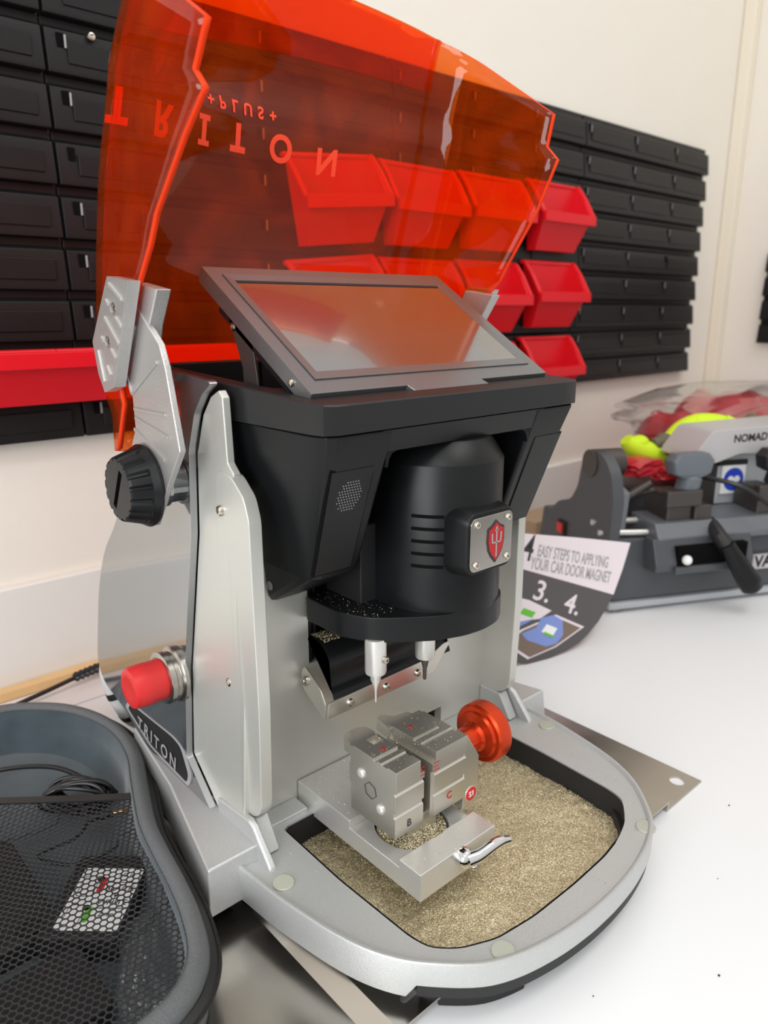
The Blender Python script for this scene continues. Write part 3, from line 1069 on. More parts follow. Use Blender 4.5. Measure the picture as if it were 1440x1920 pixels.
# vise carriage ----------------------------------------------------------
vs = thing('dummy', 'x', 'x') if False else None
slab = B().box(0.2925, 0.3680, 0.2905, 0.4290, 0.0385, 0.0600).obj('vise_carriage', 'slab', KM, smooth=0, bevel=0.0014, segs=3)
cut(slab, B().box(0.28, 0.40, 0.3115, 0.3645, 0.0535, 0.08).obj('cutter', 'slab', smooth=0))
cut(slab, B().lathe([(0.0275, 0.0445), (0.0275, 0.07)], (0.3300, 0.3380, 0), (0, 0, 1), 48).obj('cutter', 'slab', smooth=0))
B().lathe([(0.0262, 0.0450), (0.0262, 0.0505), (0.0255, 0.0512), (0.0001, 0.0512)], (0.3300, 0.3380, 0), (0, 0, 1), 48).obj('turntable', 'jaw', slab, smooth=35)
B().box(0.318, 0.345, 0.327, 0.360, 0.0510, 0.0680).obj('jaw_foot', 'jaw', slab, bevel=0.001)
# jaws: the -X face shows a stepped outline
J0 = [(0.3205, 0.0670), (0.3205, 0.0830), (0.3220, 0.0842), (0.3220, 0.0868), (0.3200, 0.0880), (0.3200, 0.1010), (0.3215, 0.1022), (0.3215, 0.1040), (0.3196, 0.1050), (0.3196, 0.1200), (0.3285, 0.1200), (0.3290, 0.1188), (0.3345, 0.1188), (0.3350, 0.1200),
      (0.3650, 0.1200), (0.3655, 0.1188), (0.3700, 0.1188), (0.3700, 0.1130), (0.3680, 0.1110), (0.3680, 0.1050), (0.3695, 0.1040), (0.3695, 0.0900), (0.3680, 0.0885), (0.3680, 0.0670)]
jl = B().prism(J0, 'x', 0.2972, 0.3245).obj('jaw', 'jaw', KM, smooth=0, bevel=0.0003, segs=1)
cut(jl, B().box(0.290, 0.3260, 0.3395, 0.3430, 0.1182, 0.13).obj('cutter', 'jaw', smooth=0))
cut(jl, B().box(0.3090, 0.3180, 0.3560, 0.3640, 0.1150, 0.13).obj('cutter', 'jaw', smooth=0))
cut(jl, B().box(0.3205, 0.3300, 0.310, 0.375, 0.1095, 0.13).obj('cutter', 'jaw', smooth=0))
J1 = [(y, z) for y, z in J0]
jr = B().prism(J1, 'x', 0.3325, 0.3680).obj('jaw', 'jaw', KM, smooth=0, bevel=0.0003, segs=1)
cut(jr, B().box(0.330, 0.3600, 0.3400, 0.3430, 0.1182, 0.13).obj('cutter', 'jaw', smooth=0))
cut(jr, B().box(0.330, 0.3355, 0.310, 0.375, 0.1110, 0.13).obj('cutter', 'jaw', smooth=0))
cut(jr, B().box(0.330, 0.3350, 0.310, 0.322, 0.066, 0.104).obj('cutter', 'jaw', smooth=0))
# face details of the near jaw
for yy, zz in ((0.3560, 0.1020), (0.3355, 0.0835)):
    B().lathe([(0.0040, 0), (0.0040, 0.0004), (0.0034, 0.0014), (0.0018, 0.0022), (0.0001, 0.0024)], (0.2972, yy, zz), (-1, 0, 0), 24).obj('rivet', 'slab', jl, smooth=50)
hx = [(0.3460 + 0.0066 * math.cos(math.radians(60 * k + 15)), 0.0930 + 0.0066 * math.sin(math.radians(60 * k + 15))) for k in range(6)]
hxi = [(0.3460 + 0.0061 * math.cos(math.radians(60 * k + 15)), 0.0930 + 0.0061 * math.sin(math.radians(60 * k + 15))) for k in range(6)]
B().ring(hx, hxi, 'x', 0.2968, 0.2974).obj('hexagon_mark', 'dark_line', jl, smooth=0)
text_obj('jaw_letter', 'B', 0.0080, 'vise_dark', jl, (0.3105, 0.3203, 0.0745), (1, 0, 0), (0, 0, 1))
text_obj('jaw_letter', 'A', 0.0075, 'redpaint', jl, (0.3100, 0.3475, 0.1201), (0.6, -0.8, 0), (0.8, 0.6, 0))
text_obj('jaw_letter', 'A', 0.0075, 'redpaint', jr, (0.3445, 0.3555, 0.1201), (0.6, -0.8, 0), (0.8, 0.6, 0))
text_obj('jaw_letter', 'C', 0.0080, 'redpaint', jr, (0.3510, 0.3203, 0.0770), (1, 0, 0), (0, 0, 1))
b = B()
for k, (zx, w_) in enumerate(((0.1135, 0.0040), (0.1105, 0.0028), (0.1075, 0.0040))):
    b.box(0.3245 - w_ - 0.0004, 0.3241, 0.3193, 0.3197, zx, zx + 0.0005)
    b.box(0.3330, 0.3330 + w_ + 0.002, 0.3193, 0.3197, zx - 0.002, zx - 0.0015)
b.obj('scale_marks', 'redpaint', jl, smooth=0)
# upper rear shoulder blocks on the jaws
B().prism([(0.3000, 0.3655), (0.3200, 0.3655), (0.3235, 0.3720), (0.3235, 0.3810), (0.3170, 0.3850), (0.3060, 0.3850), (0.3000, 0.3790)], 'z', 0.1080, 0.1175).obj('jaw_shoulder', 'jaw', jl, bevel=0.0004, segs=1)
B().prism([(0.3335, 0.3660), (0.3640, 0.3660), (0.3600, 0.3760), (0.3480, 0.3780), (0.3420, 0.3860), (0.3360, 0.3840)], 'z', 0.1080, 0.1180).obj('jaw_shoulder', 'jaw', jr, bevel=0.0004, segs=1)
# end block S1
s1 = B().prism([(0.3670, 0.0560), (0.3670, 0.1195), (0.3700, 0.1180), (0.3835, 0.0960), (0.3835, 0.0560)], 'y', 0.3210, 0.3560).obj('jaw_end_block', 'jaw', KM, smooth=0, bevel=0.0005, segs=2)
B().lathe([(0.0056, 0), (0.0056, 0.0006), (0.0048, 0.0008), (0.0001, 0.0008)], (0.3755, 0.3210, 0.0665), (0, -1, 0), 28).obj('size_button', 'red', s1, smooth=40)
text_obj('size_lettering', 'S1', 0.0062, 'white', s1, (0.3755, 0.3200, 0.0665), (1, 0, 0), (0, 0, 1), bold=0.0001)
B().lathe([(0.0062, 0), (0.0062, 0.0004), (0.0056, 0.0004)], (0.3755, 0.3210, 0.0665), (0, -1, 0), 28).obj('size_ring', 'slab', s1, smooth=40)
# red clamping knob
kn = B().lathe([(0.0105, 0.0), (0.0105, 0.022), (0.0125, 0.0245), (0.0185, 0.0265), (0.0195, 0.0290), (0.0225, 0.0292), (0.0242, 0.0310), (0.0245, 0.0320), (0.0245, 0.0420), (0.0238, 0.0432), (0.017, 0.0435), (0.0001, 0.0435)], (0.3825, 0.3470, 0.0900), (1, 0, 0), 160,
               flute=lambda i, r, h: 0.982 if (i % 2 and r > 0.0243) else 1.0).obj('clamping_knob', 'orange_metal', KM, smooth=25)
# chrome lever on the carriage front
lv = B()
lv.lathe([(0.0072, -0.001), (0.0072, 0.004), (0.0060, 0.0070), (0.0030, 0.0085), (0.0001, 0.0088)], (0.3330, 0.2905, 0.0530), (0, -1, 0), 28)
lv.tube(smooth_open([(0.3320, 0.2850, 0.0535), (0.3400, 0.2822, 0.0545), (0.3500, 0.2800, 0.0575), (0.3600, 0.2790, 0.0575), (0.3680, 0.2785, 0.0545)], 4), [0.0056 - 0.0022 * i / 16 for i in range(17)], 14)
lv.sphere((0.3350, 0.2812, 0.0490), 0.0026)
lv.obj('clamp_lever', 'chrome', KM, smooth=60)

# emergency stop -----------------------------------------------------------
ey, ez = 0.5060, 0.1440
es = B().lathe([(0.0225, 0), (0.0225, 0.0030), (0.0210, 0.0045), (0.0196, 0.0050), (0.0196, 0.0080), (0.0206, 0.0090), (0.0206, 0.0130), (0.0190, 0.0140), (0.0162, 0.0140)], (0.2345, ey, ez), (-1, 0, 0), 48).obj('stop_switch_collar', 'chrome', KM, smooth=40)
es.data.materials[0] = M['steel']
B().lathe([(0.0160, 0.008), (0.0160, 0.0235), (0.0164, 0.0245), (0.0164, 0.0345), (0.0152, 0.0385), (0.0125, 0.0398), (0.0085, 0.0392), (0.0001, 0.0388)], (0.2345, ey, ez), (-1, 0, 0), 72,
          flute=lambda i, r, h: 0.99 if (i % 2 and 0.024 < h < 0.035) else 1.0).obj('stop_button', 'red', es, smooth=40)

# tilted screen --------------------------------------------------------------
T0 = Vector((0.265, 0.3600, 0.3717))
td = Vector((0, 0.123, 0.0768)).normalized()
tn = Vector((0, -td.z, td.y))


def TP(x, t_, n_):
    return T0 + Vector((x, 0, 0)) + td * t_ + tn * n_


TL = 0.145
outer = [(0, 0), (0.0785, 0), (0.0815, -0.0080), (0.1560, -0.0080), (0.1520, 0), (0.230, 0), (0.230, TL), (0, TL)]
b = B()
b.loft([[TP(x, t_, n_) for x, t_ in outer] for n_ in (-0.0115, 0.0)])
tab = b.obj('tilted_screen', 'tablet', KM, smooth=0, bevel=0.0006, segs=2)
so = [(0.0105, 0.0125), (0.2195, 0.0125), (0.2195, 0.1345), (0.0105, 0.1345)]
si = [(0.0165, 0.0205), (0.2135, 0.0205), (0.2135, 0.1265), (0.0165, 0.1265)]
b = B()
b.loft([[TP(x, t_, 0.0002) for x, t_ in so], [TP(x, t_, 0.0009) for x, t_ in so], [TP(x, t_, 0.0004) for x, t_ in si], [TP(x, t_, -0.0005) for x, t_ in si]], cap=False)
b.obj('screen_bezel', 'tablet', tab, smooth=0)
b = B()
b.loft([[TP(x, t_, 0.0001) for x, t_ in si], [TP(x, t_, 0.0003) for x, t_ in si]])
b.obj('display_glass', 'screen', tab, smooth=0)
b = B()
b.loft([[TP(x, t_, n_) for x, t_ in ((0.0165, 0.1265), (0.2135, 0.1265), (0.2135, 0.1240), (0.0165, 0.1240))] for n_ in (0.0003, 0.0007)])
b.obj('display_seal', 'blackmatte', tab, smooth=0)
b = B()
b.loft([[TP(x, t_, n_) for x, t_ in ((0.0040, 0.010), (0.226, 0.010), (0.226, 0.120), (0.0040, 0.120))] for n_ in (-0.0200, -0.0114)])
b.obj('screen_back_case', 'black', tab, bevel=0.002)
for x in (0.2690, mir(0.2705)):
    br = B().prism([(0.4590, 0.4180), (0.4400, 0.4120), (0.4290, 0.3965), (0.4250, 0.3740), (0.4240, 0.3560), (0.4420, 0.3560), (0.4425, 0.3820)], 'x', x, x + 0.0015).obj('screen_bracket', 'vise_dark', tab, bevel=0.0003)
    screw(br, (x if x < XC else x + 0.0015, 0.4510, 0.4090), (-1 if x < XC else 1, 0, 0), 0.0030)
B().lathe([(0.0033, 0), (0.0033, 0.034)], (0.2775, 0.4380, 0.3520), (0, 0, 1), 18).obj('screen_post', 'vise_dark', tab, smooth=40)
screw(tab, TP(0.0, 0.020, -0.0065), (-1, 0, 0), 0.0026)

# visor arms and knobs ---------------------------------------------------------
XA = 0.3805
armp = [(0.4808, 0.4217), (0.4525, 0.3989), (0.4462, 0.3845), (0.4341, 0.3324), (0.4612, 0.2990), (0.4800, 0.2740), (0.4950, 0.2735), (0.5100, 0.2860), (0.5165, 0.3020), (0.5127, 0.3204), (0.4990, 0.3400), (0.4993, 0.3634), (0.5158, 0.3769), (0.5020, 0.4050), (0.4900, 0.4200)]
outp = [(0.4957, 0.4407), (0.4638, 0.4372), (0.5007, 0.3690), (0.5175, 0.3645), (0.5256, 0.3768), (0.5305, 0.3985)]
innp = [(0.4850, 0.4370), (0.4514, 0.4321), (0.4665, 0.4101), (0.4760, 0.3850), (0.4900, 0.3720), (0.5100, 0.3720), (0.5120, 0.3900)]
for s_ in (0, 1):
    f = (lambda x: x) if s_ == 0 else (lambda x: 2 * XA - x)
    sg = -1 if s_ == 0 else 1

    def xs(a, c):
        return sorted((f(a), f(c)))
    A_ = B().prism(armp, 'x', *xs(0.2150, 0.2196)).obj('visor_arm', 'arm', KM, bevel=0.0010, segs=2)
    # raised ribs on the arm
    ribs = B()
    for (y0, z0), (y1, z1) in (((0.505, 0.383), (0.484, 0.410)), ((0.4985, 0.3640), (0.4560, 0.3875)), ((0.497, 0.3540), (0.4490, 0.3545)), ((0.4965, 0.3480), (0.4480, 0.3400)), ((0.4995, 0.3400), (0.4560, 0.3240)), ((0.5045, 0.3760), (0.4985, 0.3640))):
        d = Vector((y1 - y0, z1 - z0))
        n = Vector((-d.y, d.x)).normalized() * 0.0012
        ribs.prism([(y0 + n.x, z0 + n.y), (y0 - n.x, z0 - n.y), (y1 - n.x, z1 - n.y), (y1 + n.x, z1 + n.y)], 'x', *xs(0.2140, 0.2152))
    ribs.obj('cast_rib', 'arm', A_, bevel=0.0003, segs=1)
    P_ = B().prism(outp, 'x', *xs(0.2035, 0.2118)).obj('clamp_plate', 'arm', A_, bevel=0.0012, segs=2)
    for hy, hz in ((0.4905, 0.4205), (0.5045, 0.3990)):
        cut(P_, B().lathe([(0.0040, -0.02), (0.0040, 0.02)], (f(0.2035), hy, hz), (1, 0, 0), 20).obj('cutter', 'arm'))
        screw(P_, (f(0.2068), hy, hz), (sg, 0, 0), 0.0036)
    ribs = B()
    for (y0, z0), (y1, z1) in (((0.4930, 0.4360), (0.4750, 0.4260)), ((0.5000, 0.4260), (0.4960, 0.4230)), ((0.4870, 0.4150), (0.4790, 0.4090)), ((0.5050, 0.4150), (0.4850, 0.3980)), ((0.5130, 0.4020), (0.5090, 0.3995)), ((0.4985, 0.3945), (0.4920, 0.3890)), ((0.5210, 0.3930), (0.5150, 0.3720)), ((0.5080, 0.3830), (0.5030, 0.3770))):
        d = Vector((y1 - y0, z1 - z0))
        n = Vector((-d.y, d.x)).normalized() * 0.0012
        ribs.prism([(y0 + n.x, z0 + n.y), (y0 - n.x, z0 - n.y), (y1 - n.x, z1 - n.y), (y1 + n.x, z1 + n.y)], 'x', *xs(0.2024, 0.2038))
    ribs.obj('cast_rib', 'slab', P_, bevel=0.0003, segs=1)
    B().prism(innp, 'x', *xs(0.2160, 0.2262)).obj('clamp_block', 'arm', A_, bevel=0.0010, segs=2)
    # pivot boss and fluted black knob
    B().lathe([(0.0150, 0), (0.0150, 0.006), (0.0170, 0.0065), (0.0170, 0.0090), (0.0130, 0.0095), (0.0130, 0.0155)], (f(0.2345), 0.4900, 0.3010), (sg, 0, 0), 36).obj('pivot_boss', 'trim', KM, smooth=35)
    kc = (f(0.2140), 0.4870, 0.3020)

    def fl(i, r, h):
        ph = (i % 6)
        if h > 0.0065 and r > 0.018:
            return 0.93 if ph in (2, 3) else 1.0
        return 1.0
    kb = B().lathe([(0.0285, 0), (0.0290, 0.0020), (0.0265, 0.0062), (0.0262, 0.0068), (0.0225, 0.0185), (0.0215, 0.0200), (0.0212, 0.0202), (0.0001, 0.0202)], kc, (sg, 0, 0), 96, flute=fl).obj('visor_knob', 'black', KM, smooth=35)
    cut(kb, B().box(min(f(0.19), f(0.198)), max(f(0.19), f(0.198)), -0.0026, 0.0026, -0.0150, 0.0150).map(lambda c: (c.x, kc[1] + c.y * math.cos(0.5) - c.z * math.sin(0.5) * 1.0, kc[2] + c.y * math.sin(0.5) + c.z * math.cos(0.5))).obj('cutter', 'black', smooth=0))

# orange visor -------------------------------------------------------------------
VXL, VXR = 0.2137, 0.5473
FL = [(0.5252, 0.3225), (0.5090, 0.3560), (0.5110, 0.3700), (0.4960, 0.4000), (0.4720, 0.4330), (0.4497, 0.4570), (0.4380, 0.4742), (0.3975, 0.5105), (0.3735, 0.5285), (0.3830, 0.5385), (0.3680, 0.5585)]
FR = [(0.5252, 0.3225), (0.5090, 0.3560), (0.5110, 0.3700), (0.4960, 0.4000), (0.4720, 0.4290), (0.4545, 0.4440), (0.4440, 0.4611), (0.4175, 0.4986), (0.3987, 0.5377), (0.4100, 0.5490), (0.4049, 0.5723)]
BL = [(0.5400, 0.3180), (0.5600, 0.3500), (0.5650, 0.3650), (0.5690, 0.4000), (0.5640, 0.4310), (0.5590, 0.4500), (0.5530, 0.4690), (0.5400, 0.5060), (0.5150, 0.5560), (0.5060, 0.5740), (0.4640, 0.6200)]
BR = [(0.5450, 0.3180), (0.5640, 0.3500), (0.5690, 0.3650), (0.5740, 0.4000), (0.5720, 0.4310), (0.5680, 0.4500), (0.5640, 0.4690), (0.5520, 0.5080), (0.5340, 0.5630), (0.5310, 0.5880), (0.5120, 0.6440)]


def refine(F_, n=4, smooth=False):
    if smooth:
        return smooth_open([Vector(p) for p in F_], n)
    out = []
    for a, c in zip(F_, F_[1:]):
        for k in range(n):
            out.append(Vector(a).lerp(Vector(c), k / n))
    out.append(Vector(F_[-1]))
    return out


fl_, fr_, bl_, br_ = refine(FL), refine(FR), refine(BL, smooth=True), refine(BR, smooth=True)
RC = 0.034
ROWS = []
for i in range(len(fl_)):
    row = []
    tv = i / (len(fl_) - 1)
    FLp, FRp, BLp, BRp = fl_[i], fr_[i], bl_[i], br_[i]
    dL, dR = (BLp - FLp), (BRp - FRp)
    lenL, lenR = dL.length, dR.length
    uL, uR = dL.normalized(), dR.normalized()
    rc = min(RC, lenL * 0.8)
    bow = 0.004 + 0.105 * max(0, tv - 0.35) ** 1.4
    rr = rc * (1 - 0.3 * max(0, tv - 0.7))
    for k in range(7):
        t_ = k / 7
        p = FLp + uL * (lenL - rc) * t_
        row.append((VXL, p.x, p.y))
    for k in range(9):
        a = math.pi / 2 * k / 8
        p = FLp + uL * (lenL - rc + rc * math.sin(a))
        row.append((VXL + rc * (1 - math.cos(a)), p.x, p.y))
    for k in range(1, 24):
        t_ = k / 24
        x = VXL + rc + (VXR - VXL - 2 * rc) * t_
        q = BLp.lerp(BRp, t_) + uL.lerp(uR, t_) * bow * math.sin(math.pi * t_) ** 0.7
        row.append((x, q.x, q.y))
    rc2 = min(RC, lenR * 0.8)
    for k in range(9):
        a = math.pi / 2 * (8 - k) / 8
        p = FRp + uR * (lenR - rc2 + rc2 * math.sin(a))
        row.append((VXR - rc2 * (1 - math.cos(a)), p.x, p.y))
    for k in range(7):
        t_ = 1 - (k + 1) / 7
        p = FRp + uR * (lenR - rc2) * t_
        row.append((VXR, p.x, p.y))
    ROWS.append(row)
# bottom flange of the visor (now at the top): a short lip turned outwards
last = ROWS[-1]
prev = ROWS[-3]
n = len(last)
b = B()
b.loft(ROWS, cap=False, closed=False)
vz = b.obj('visor', 'visor', KM, smooth=60)
vz.data.materials.append(M['visor_edge'])
md = vz.modifiers.new('thickness', 'SOLIDIFY')
md.thickness = 0.0040
md.offset = 0.0
md.material_offset_rim = 1
# inner lip strip that stiffens the rim
b = B()
lip_lo = []
lip_hi = []
mid = range(14, n - 14)
RL = ROWS[-4]
loopA, loopB, loopC, loopD = [], [], [], []
for i in mid:
    p0, p1 = Vector(last[i]), Vector(RL[i])
    ins = Vector((0, -0.0022, -0.0005))
    loopA.append(p0 + ins)
    loopB.append(p0 + ins * 2.2)
    q = p0.lerp(p1, 0.85)
    loopC.append(q + ins * 2.2)
    loopD.append(q + ins)
b.loft([loopA, loopB, loopC, loopD, loopA], cap=False, closed=False)
b.obj('visor_rim_strip', 'visor', vz, smooth=40)


# lettering on the visor, seen from inside with the visor folded up
def surf(x, z):
    """point on the inner face of the visor back sheet at given x and height z"""
    t_ = (x - VXL - RC) / (VXR - VXL - 2 * RC)
    t_ = min(1, max(0, t_))
    best = None
    prevp = None
    for i in range(len(fl_)):
        tv = i / (len(fl_) - 1)
        uL = (bl_[i] - fl_[i]).normalized()
        uR = (br_[i] - fr_[i]).normalized()
        bow = 0.004 + 0.105 * max(0, tv - 0.35) ** 1.4
        q = bl_[i].lerp(br_[i], t_) + uL.lerp(uR, t_) * bow * math.sin(math.pi * t_) ** 0.7
        if prevp is not None and (prevp.y - z) * (q.y - z) <= 0 and abs(q.y - prevp.y) > 1e-6:
            k = (z - prevp.y) / (q.y - prevp.y)
            return Vector((x, prevp.x + (q.x - prevp.x) * k - 0.0022, z))
        prevp = q
    return Vector((x, 0.5, z))


def visor_letter(ch, x, z, size, bold=0.0008):
    b = B()
    if ch == 'I':
        h = size * 0.36
        w = size * 0.075
        sw = size * 0.19
        b.box(-w, w, -h, h, -0.0001, 0.0001)
        b.box(-sw, sw, h - size * 0.13, h, -0.0001, 0.0001)
        b.box(-sw, sw, -h, -h + size * 0.13, -0.0001, 0.0001)
    elif ch == 'T':
        h = size * 0.36
        w = size * 0.085
        sw = size * 0.27
        b.box(-w, w, -h, h, -0.0001, 0.0001)
        b.box(-sw, sw, h - size * 0.16, h, -0.0001, 0.0001)
    else:
        b.bm.free()
        b.bm = text_mesh(ch, size, bold, 0.0001)
    bmesh.ops.subdivide_edges(b.bm, edges=b.bm.edges, cuts=1)

    def fn(c):
        p = surf(x + c.x, z - c.y)
        return (p.x, p.y - 0.0004 + c.z, p.z)
    b.map(fn)
    b.obj('visor_lettering', 'visor_text', vz, smooth=0)


TS = 0.0285
for ch, x, z in (('T', 0.230, 0.5480), ('R', 0.269, 0.5490), ('I', 0.3105, 0.5500), ('T', 0.3450, 0.5505), ('O', 0.3890, 0.5500), ('N', 0.4360, 0.5450)):
    visor_letter(ch, x, z, TS)
for ch, x in (('+', 0.3165), ('P', 0.3285), ('L', 0.3415), ('U', 0.3545), ('S', 0.3675), ('+', 0.3800)):
    visor_letter(ch, x, 0.5725, 0.0125, 0.0004)

# ------------------------------------------------------------------ brass shavings in the tray
fr_rand = random.Random(3)
cw = offset2d(W_, 0.002)


def inside(poly, x, y):
    c = False
    n = len(poly)
    j = n - 1
    for i in range(n):
        xi, yi, xj, yj = poly[i][0], poly[i][1], poly[j][0], poly[j][1]
        if (yi > y) != (yj > y) and x < (xj - xi) * (y - yi) / (yj - yi) + xi:
            c = not c
        j = i
    return c


def sh(x, y):
    e = 0.0205 + 0.0022 * noise.noise(Vector((x * 25, y * 25, 0))) + 0.0012 * noise.noise(Vector((x * 120, y * 120, 3)))
    return e


b = B()
bm = b.bm
gx, gy = 110, 90
gv = {}
for i in range(gx + 1):
    for j in range(gy + 1):
        x = 0.262 + (0.500 - 0.262) * i / gx
        y = 0.230 + (0.413 - 0.230) * j / gy
        gv[i, j] = (x, y)
vmap = {}
for i in range(gx):
    for j in range(gy):
        x, y = gv[i, j]
        if inside(cw, x + 0.001, y + 0.001):
            ids = []
            for a, c in ((i, j), (i + 1, j), (i + 1, j + 1), (i, j + 1)):
                if (a, c) not in vmap:
                    px_, py_ = gv[a, c]
                    vmap[a, c] = bm.verts.new((px_, py_, sh(px_, py_)))
                ids.append(vmap[a, c])
            bm.faces.new(ids)


def flake(x, y, z, s_, rnd):
    q = Matrix.Rotation(rnd.uniform(0, 6.28), 3, 'Z') @ Matrix.Rotation(rnd.uniform(-0.9, 0.9), 3, 'X')
    L_ = s_ * rnd.uniform(0.5, 1.5)
    w = s_ * rnd.uniform(0.35, 0.7)
    c = Vector((x, y, z))
    vs_ = [bm.verts.new(c + q @ Vector(p)) for p in ((-L_, -w, 0), (0, -w, s_ * 0.5), (L_, -w, 0), (L_, w, 0), (0, w, s_ * 0.5), (-L_, w, 0))]
    bm.faces.new((vs_[0], vs_[1], vs_[4], vs_[5]))
    bm.faces.new((vs_[1], vs_[2], vs_[3], vs_[4]))


cnt = 0
while cnt < 38000:
    x, y = fr_rand.uniform(0.262, 0.498), fr_rand.uniform(0.230, 0.412)
    if inside(cw, x, y):
        flake(x, y, sh(x, y) + fr_rand.uniform(0.0001, 0.0008), 0.00045, fr_rand)
        cnt += 1
shv = b.obj('brass_shavings', 'brass', smooth=0)
tag(shv, 'bed of golden brass key shavings filling the tray of the key machine', 'metal shavings', kind='stuff')
# heap on the turntable and stray chips on carriage, deck and guard
b = B()
bm = b.bm
for i in range(5200):
    a = fr_rand.uniform(0, 6.283)
    r_ = 0.0255 * math.sqrt(fr_rand.random())
    x, y = 0.3300 + r_ * math.cos(a), 0.3380 + r_ * math.sin(a)
    hgt = 0.0516 + 0.0085 * max(0, 1 - r_ / 0.0255) ** 0.7 * fr_rand.uniform(0.5, 1)
    flake(x, y, hgt, 0.0005, fr_rand)
bs_h = b.obj('brass_shavings', 'brass', smooth=0)
tag(bs_h, 'small heap of golden shavings on the round turntable beneath the vise jaws', 'metal shavings', kind='stuff')
b = B()
bm = b.bm
for i in range(420):
    x, y = fr_rand.uniform(0.295, 0.366), fr_rand.uniform(0.292, 0.428)
    if 0.3115 < y < 0.3645:
        continue
    flake(x, y, 0.0603, 0.0004, fr_rand)
for i in range(520):
    x, y = fr_rand.uniform(0.225, 0.53), fr_rand.uniform(0.215, 0.41)
    if inside(offset2d(O_, 0.008), x, y) and not inside(W_, x, y):
        flake(x, y, 0.0424, 0.0004, fr_rand)
for i in range(160):
    x, y = fr_rand.uniform(0.298, 0.367), fr_rand.uniform(0.322, 0.366)
    flake(x, y, 0.1204, 0.0003, fr_rand)
for i in range(900):
    x = 0.309 + abs(fr_rand.gauss(0, 0.028))
    flake(min(x, 0.42), fr_rand.uniform(0.410, 0.429), 0.1805, 0.0005, fr_rand)
for i in range(300):
    x, y = fr_rand.uniform(0.306, 0.36), fr_rand.uniform(0.36, 0.425)
    if inside(coll, x, y) and (Vector((x, y)) - Vector(mc)).length > 0.049:
        flake(x, y, 0.2138, 0.0003, fr_rand)
tag(b.obj('brass_shavings', 'brass', smooth=0), 'loose golden chips sprinkled over the silver deck, vise and chip guard', 'metal shavings', kind='stuff')


# ------------------------------------------------------------------ open zippered case in the left foreground
CS = thing('zippered_case', 'open grey fabric zippered case with a mesh pocket, in front of the machine', 'case', (0.09, 0.5, 0.0))
rimr = [(0.1239, 0.3155), (0.1387, 0.3197), (0.1539, 0.3294), (0.1675, 0.3478), (0.1775, 0.3779), (0.1835, 0.4076), (0.1895, 0.4483), (0.1965, 0.4830), (0.2125, 0.5308), (0.2260, 0.5708), (0.2315, 0.6139), (0.2260, 0.6549), (0.2085, 0.6942), (0.1823, 0.7218), (0.1571, 0.7361)]
riml = [(0.10, 0.748), (0.04, 0.735), (0.00, 0.69), (-0.02, 0.60), (-0.02, 0.50), (-0.02, 0.40), (0.00, 0.335), (0.04, 0.3125), (0.085, 0.3095)]
CO = resample(smooth_closed([Vector(p) for p in rimr + riml], 6), 220)


def inset(d):
    return offset2d(CO, d)


b = B()
b.loft([l3(inset(0.010), 0.0020), l3(inset(0.002), 0.006), l3(inset(0.0), 0.018), l3(inset(0.0), 0.030), l3(inset(0.001), 0.034)], cap=False)
b.bm.faces.new([b.bm.verts.new((p[0], p[1], 0.0020)) for p in inset(0.010)])
sh_ = b.obj('outer_shell', 'canvas', CS, smooth=60)
# zipper tape and teeth all round
b = B()
b.loft([l3(inset(-0.0004), 0.0335), l3(inset(-0.0055), 0.0345), l3(inset(-0.0065), 0.0362), l3(inset(-0.0006), 0.0385)], cap=False)
zt = b.obj('zipper_tape', 'zip', CS, smooth=60)
b = B()
cz = resample([tuple(p) for p in offset2d(CO, -0.0068)], 900)
for i, p in enumerate(cz):
    q = cz[(i + 1) % 900]
    if p.x < 0.06 and p.y < 0.7:
        continue
    t_ = (q - p).normalized()
    n_ = Vector((-t_.y, t_.x))
    a, c = p - t_ * 0.0005 - n_ * 0.0009, p + t_ * 0.0005 + n_ * 0.0014
    pts = [p - t_ * 0.0005 - n_ * 0.0008, p + t_ * 0.0005 - n_ * 0.0008, p + t_ * 0.0005 + n_ * 0.0012, p - t_ * 0.0005 + n_ * 0.0012]
    b.prism([tuple(v) for v in pts], 'z', 0.0352, 0.0374)
b.obj('zipper_teeth', 'zip', zt, smooth=0)
# wide piped rim
b = B()
b.loft([l3(inset(0.0002), 0.0375), l3(inset(-0.0006), 0.0410), l3(inset(0.0008), 0.0460), l3(inset(0.0040), 0.0495), l3(inset(0.0075), 0.0502), l3(inset(0.0100), 0.0492), l3(inset(0.0118), 0.0470), l3(inset(0.0122), 0.0440)], cap=False)
b.obj('piped_rim', 'canvas', CS, smooth=60)
b = B()
b.loft([l3(inset(0.0122), 0.0452), l3(inset(0.0135), 0.0445), l3(inset(0.0160), 0.0300), l3(inset(0.0200), 0.0160), l3(inset(0.0300), 0.0100)], cap=False)
bm = b.bm
bm.faces.new([bm.verts.new((p[0], p[1], 0.0100)) for p in inset(0.0300)])
b.obj('velour_lining', 'lining', CS, smooth=60)
# stitching just inside the rim
b = B()
st = resample([tuple(p) for p in inset(0.0128)], 620)
for i in range(0, 620):
    p, q = st[i], st[(i + 1) % 620]
    if p.x < 0.05:
        continue
    m_ = p.lerp(q, 0.62)
    b.tube([(p.x, p.y, 0.0462), (m_.x, m_.y, 0.0462)], 0.0005, 5)
b.obj('stitching', 'canvas', CS, smooth=0)

# mesh pocket with its elastic hem
hemA, hemB = Vector((0.050, 0.620)), Vector((0.1925, 0.5240))
hemA, hemB = Vector((0.020, 0.668)), Vector((0.1960, 0.5220))
CI = [(p[0], p[1]) for p in inset(0.0128)]


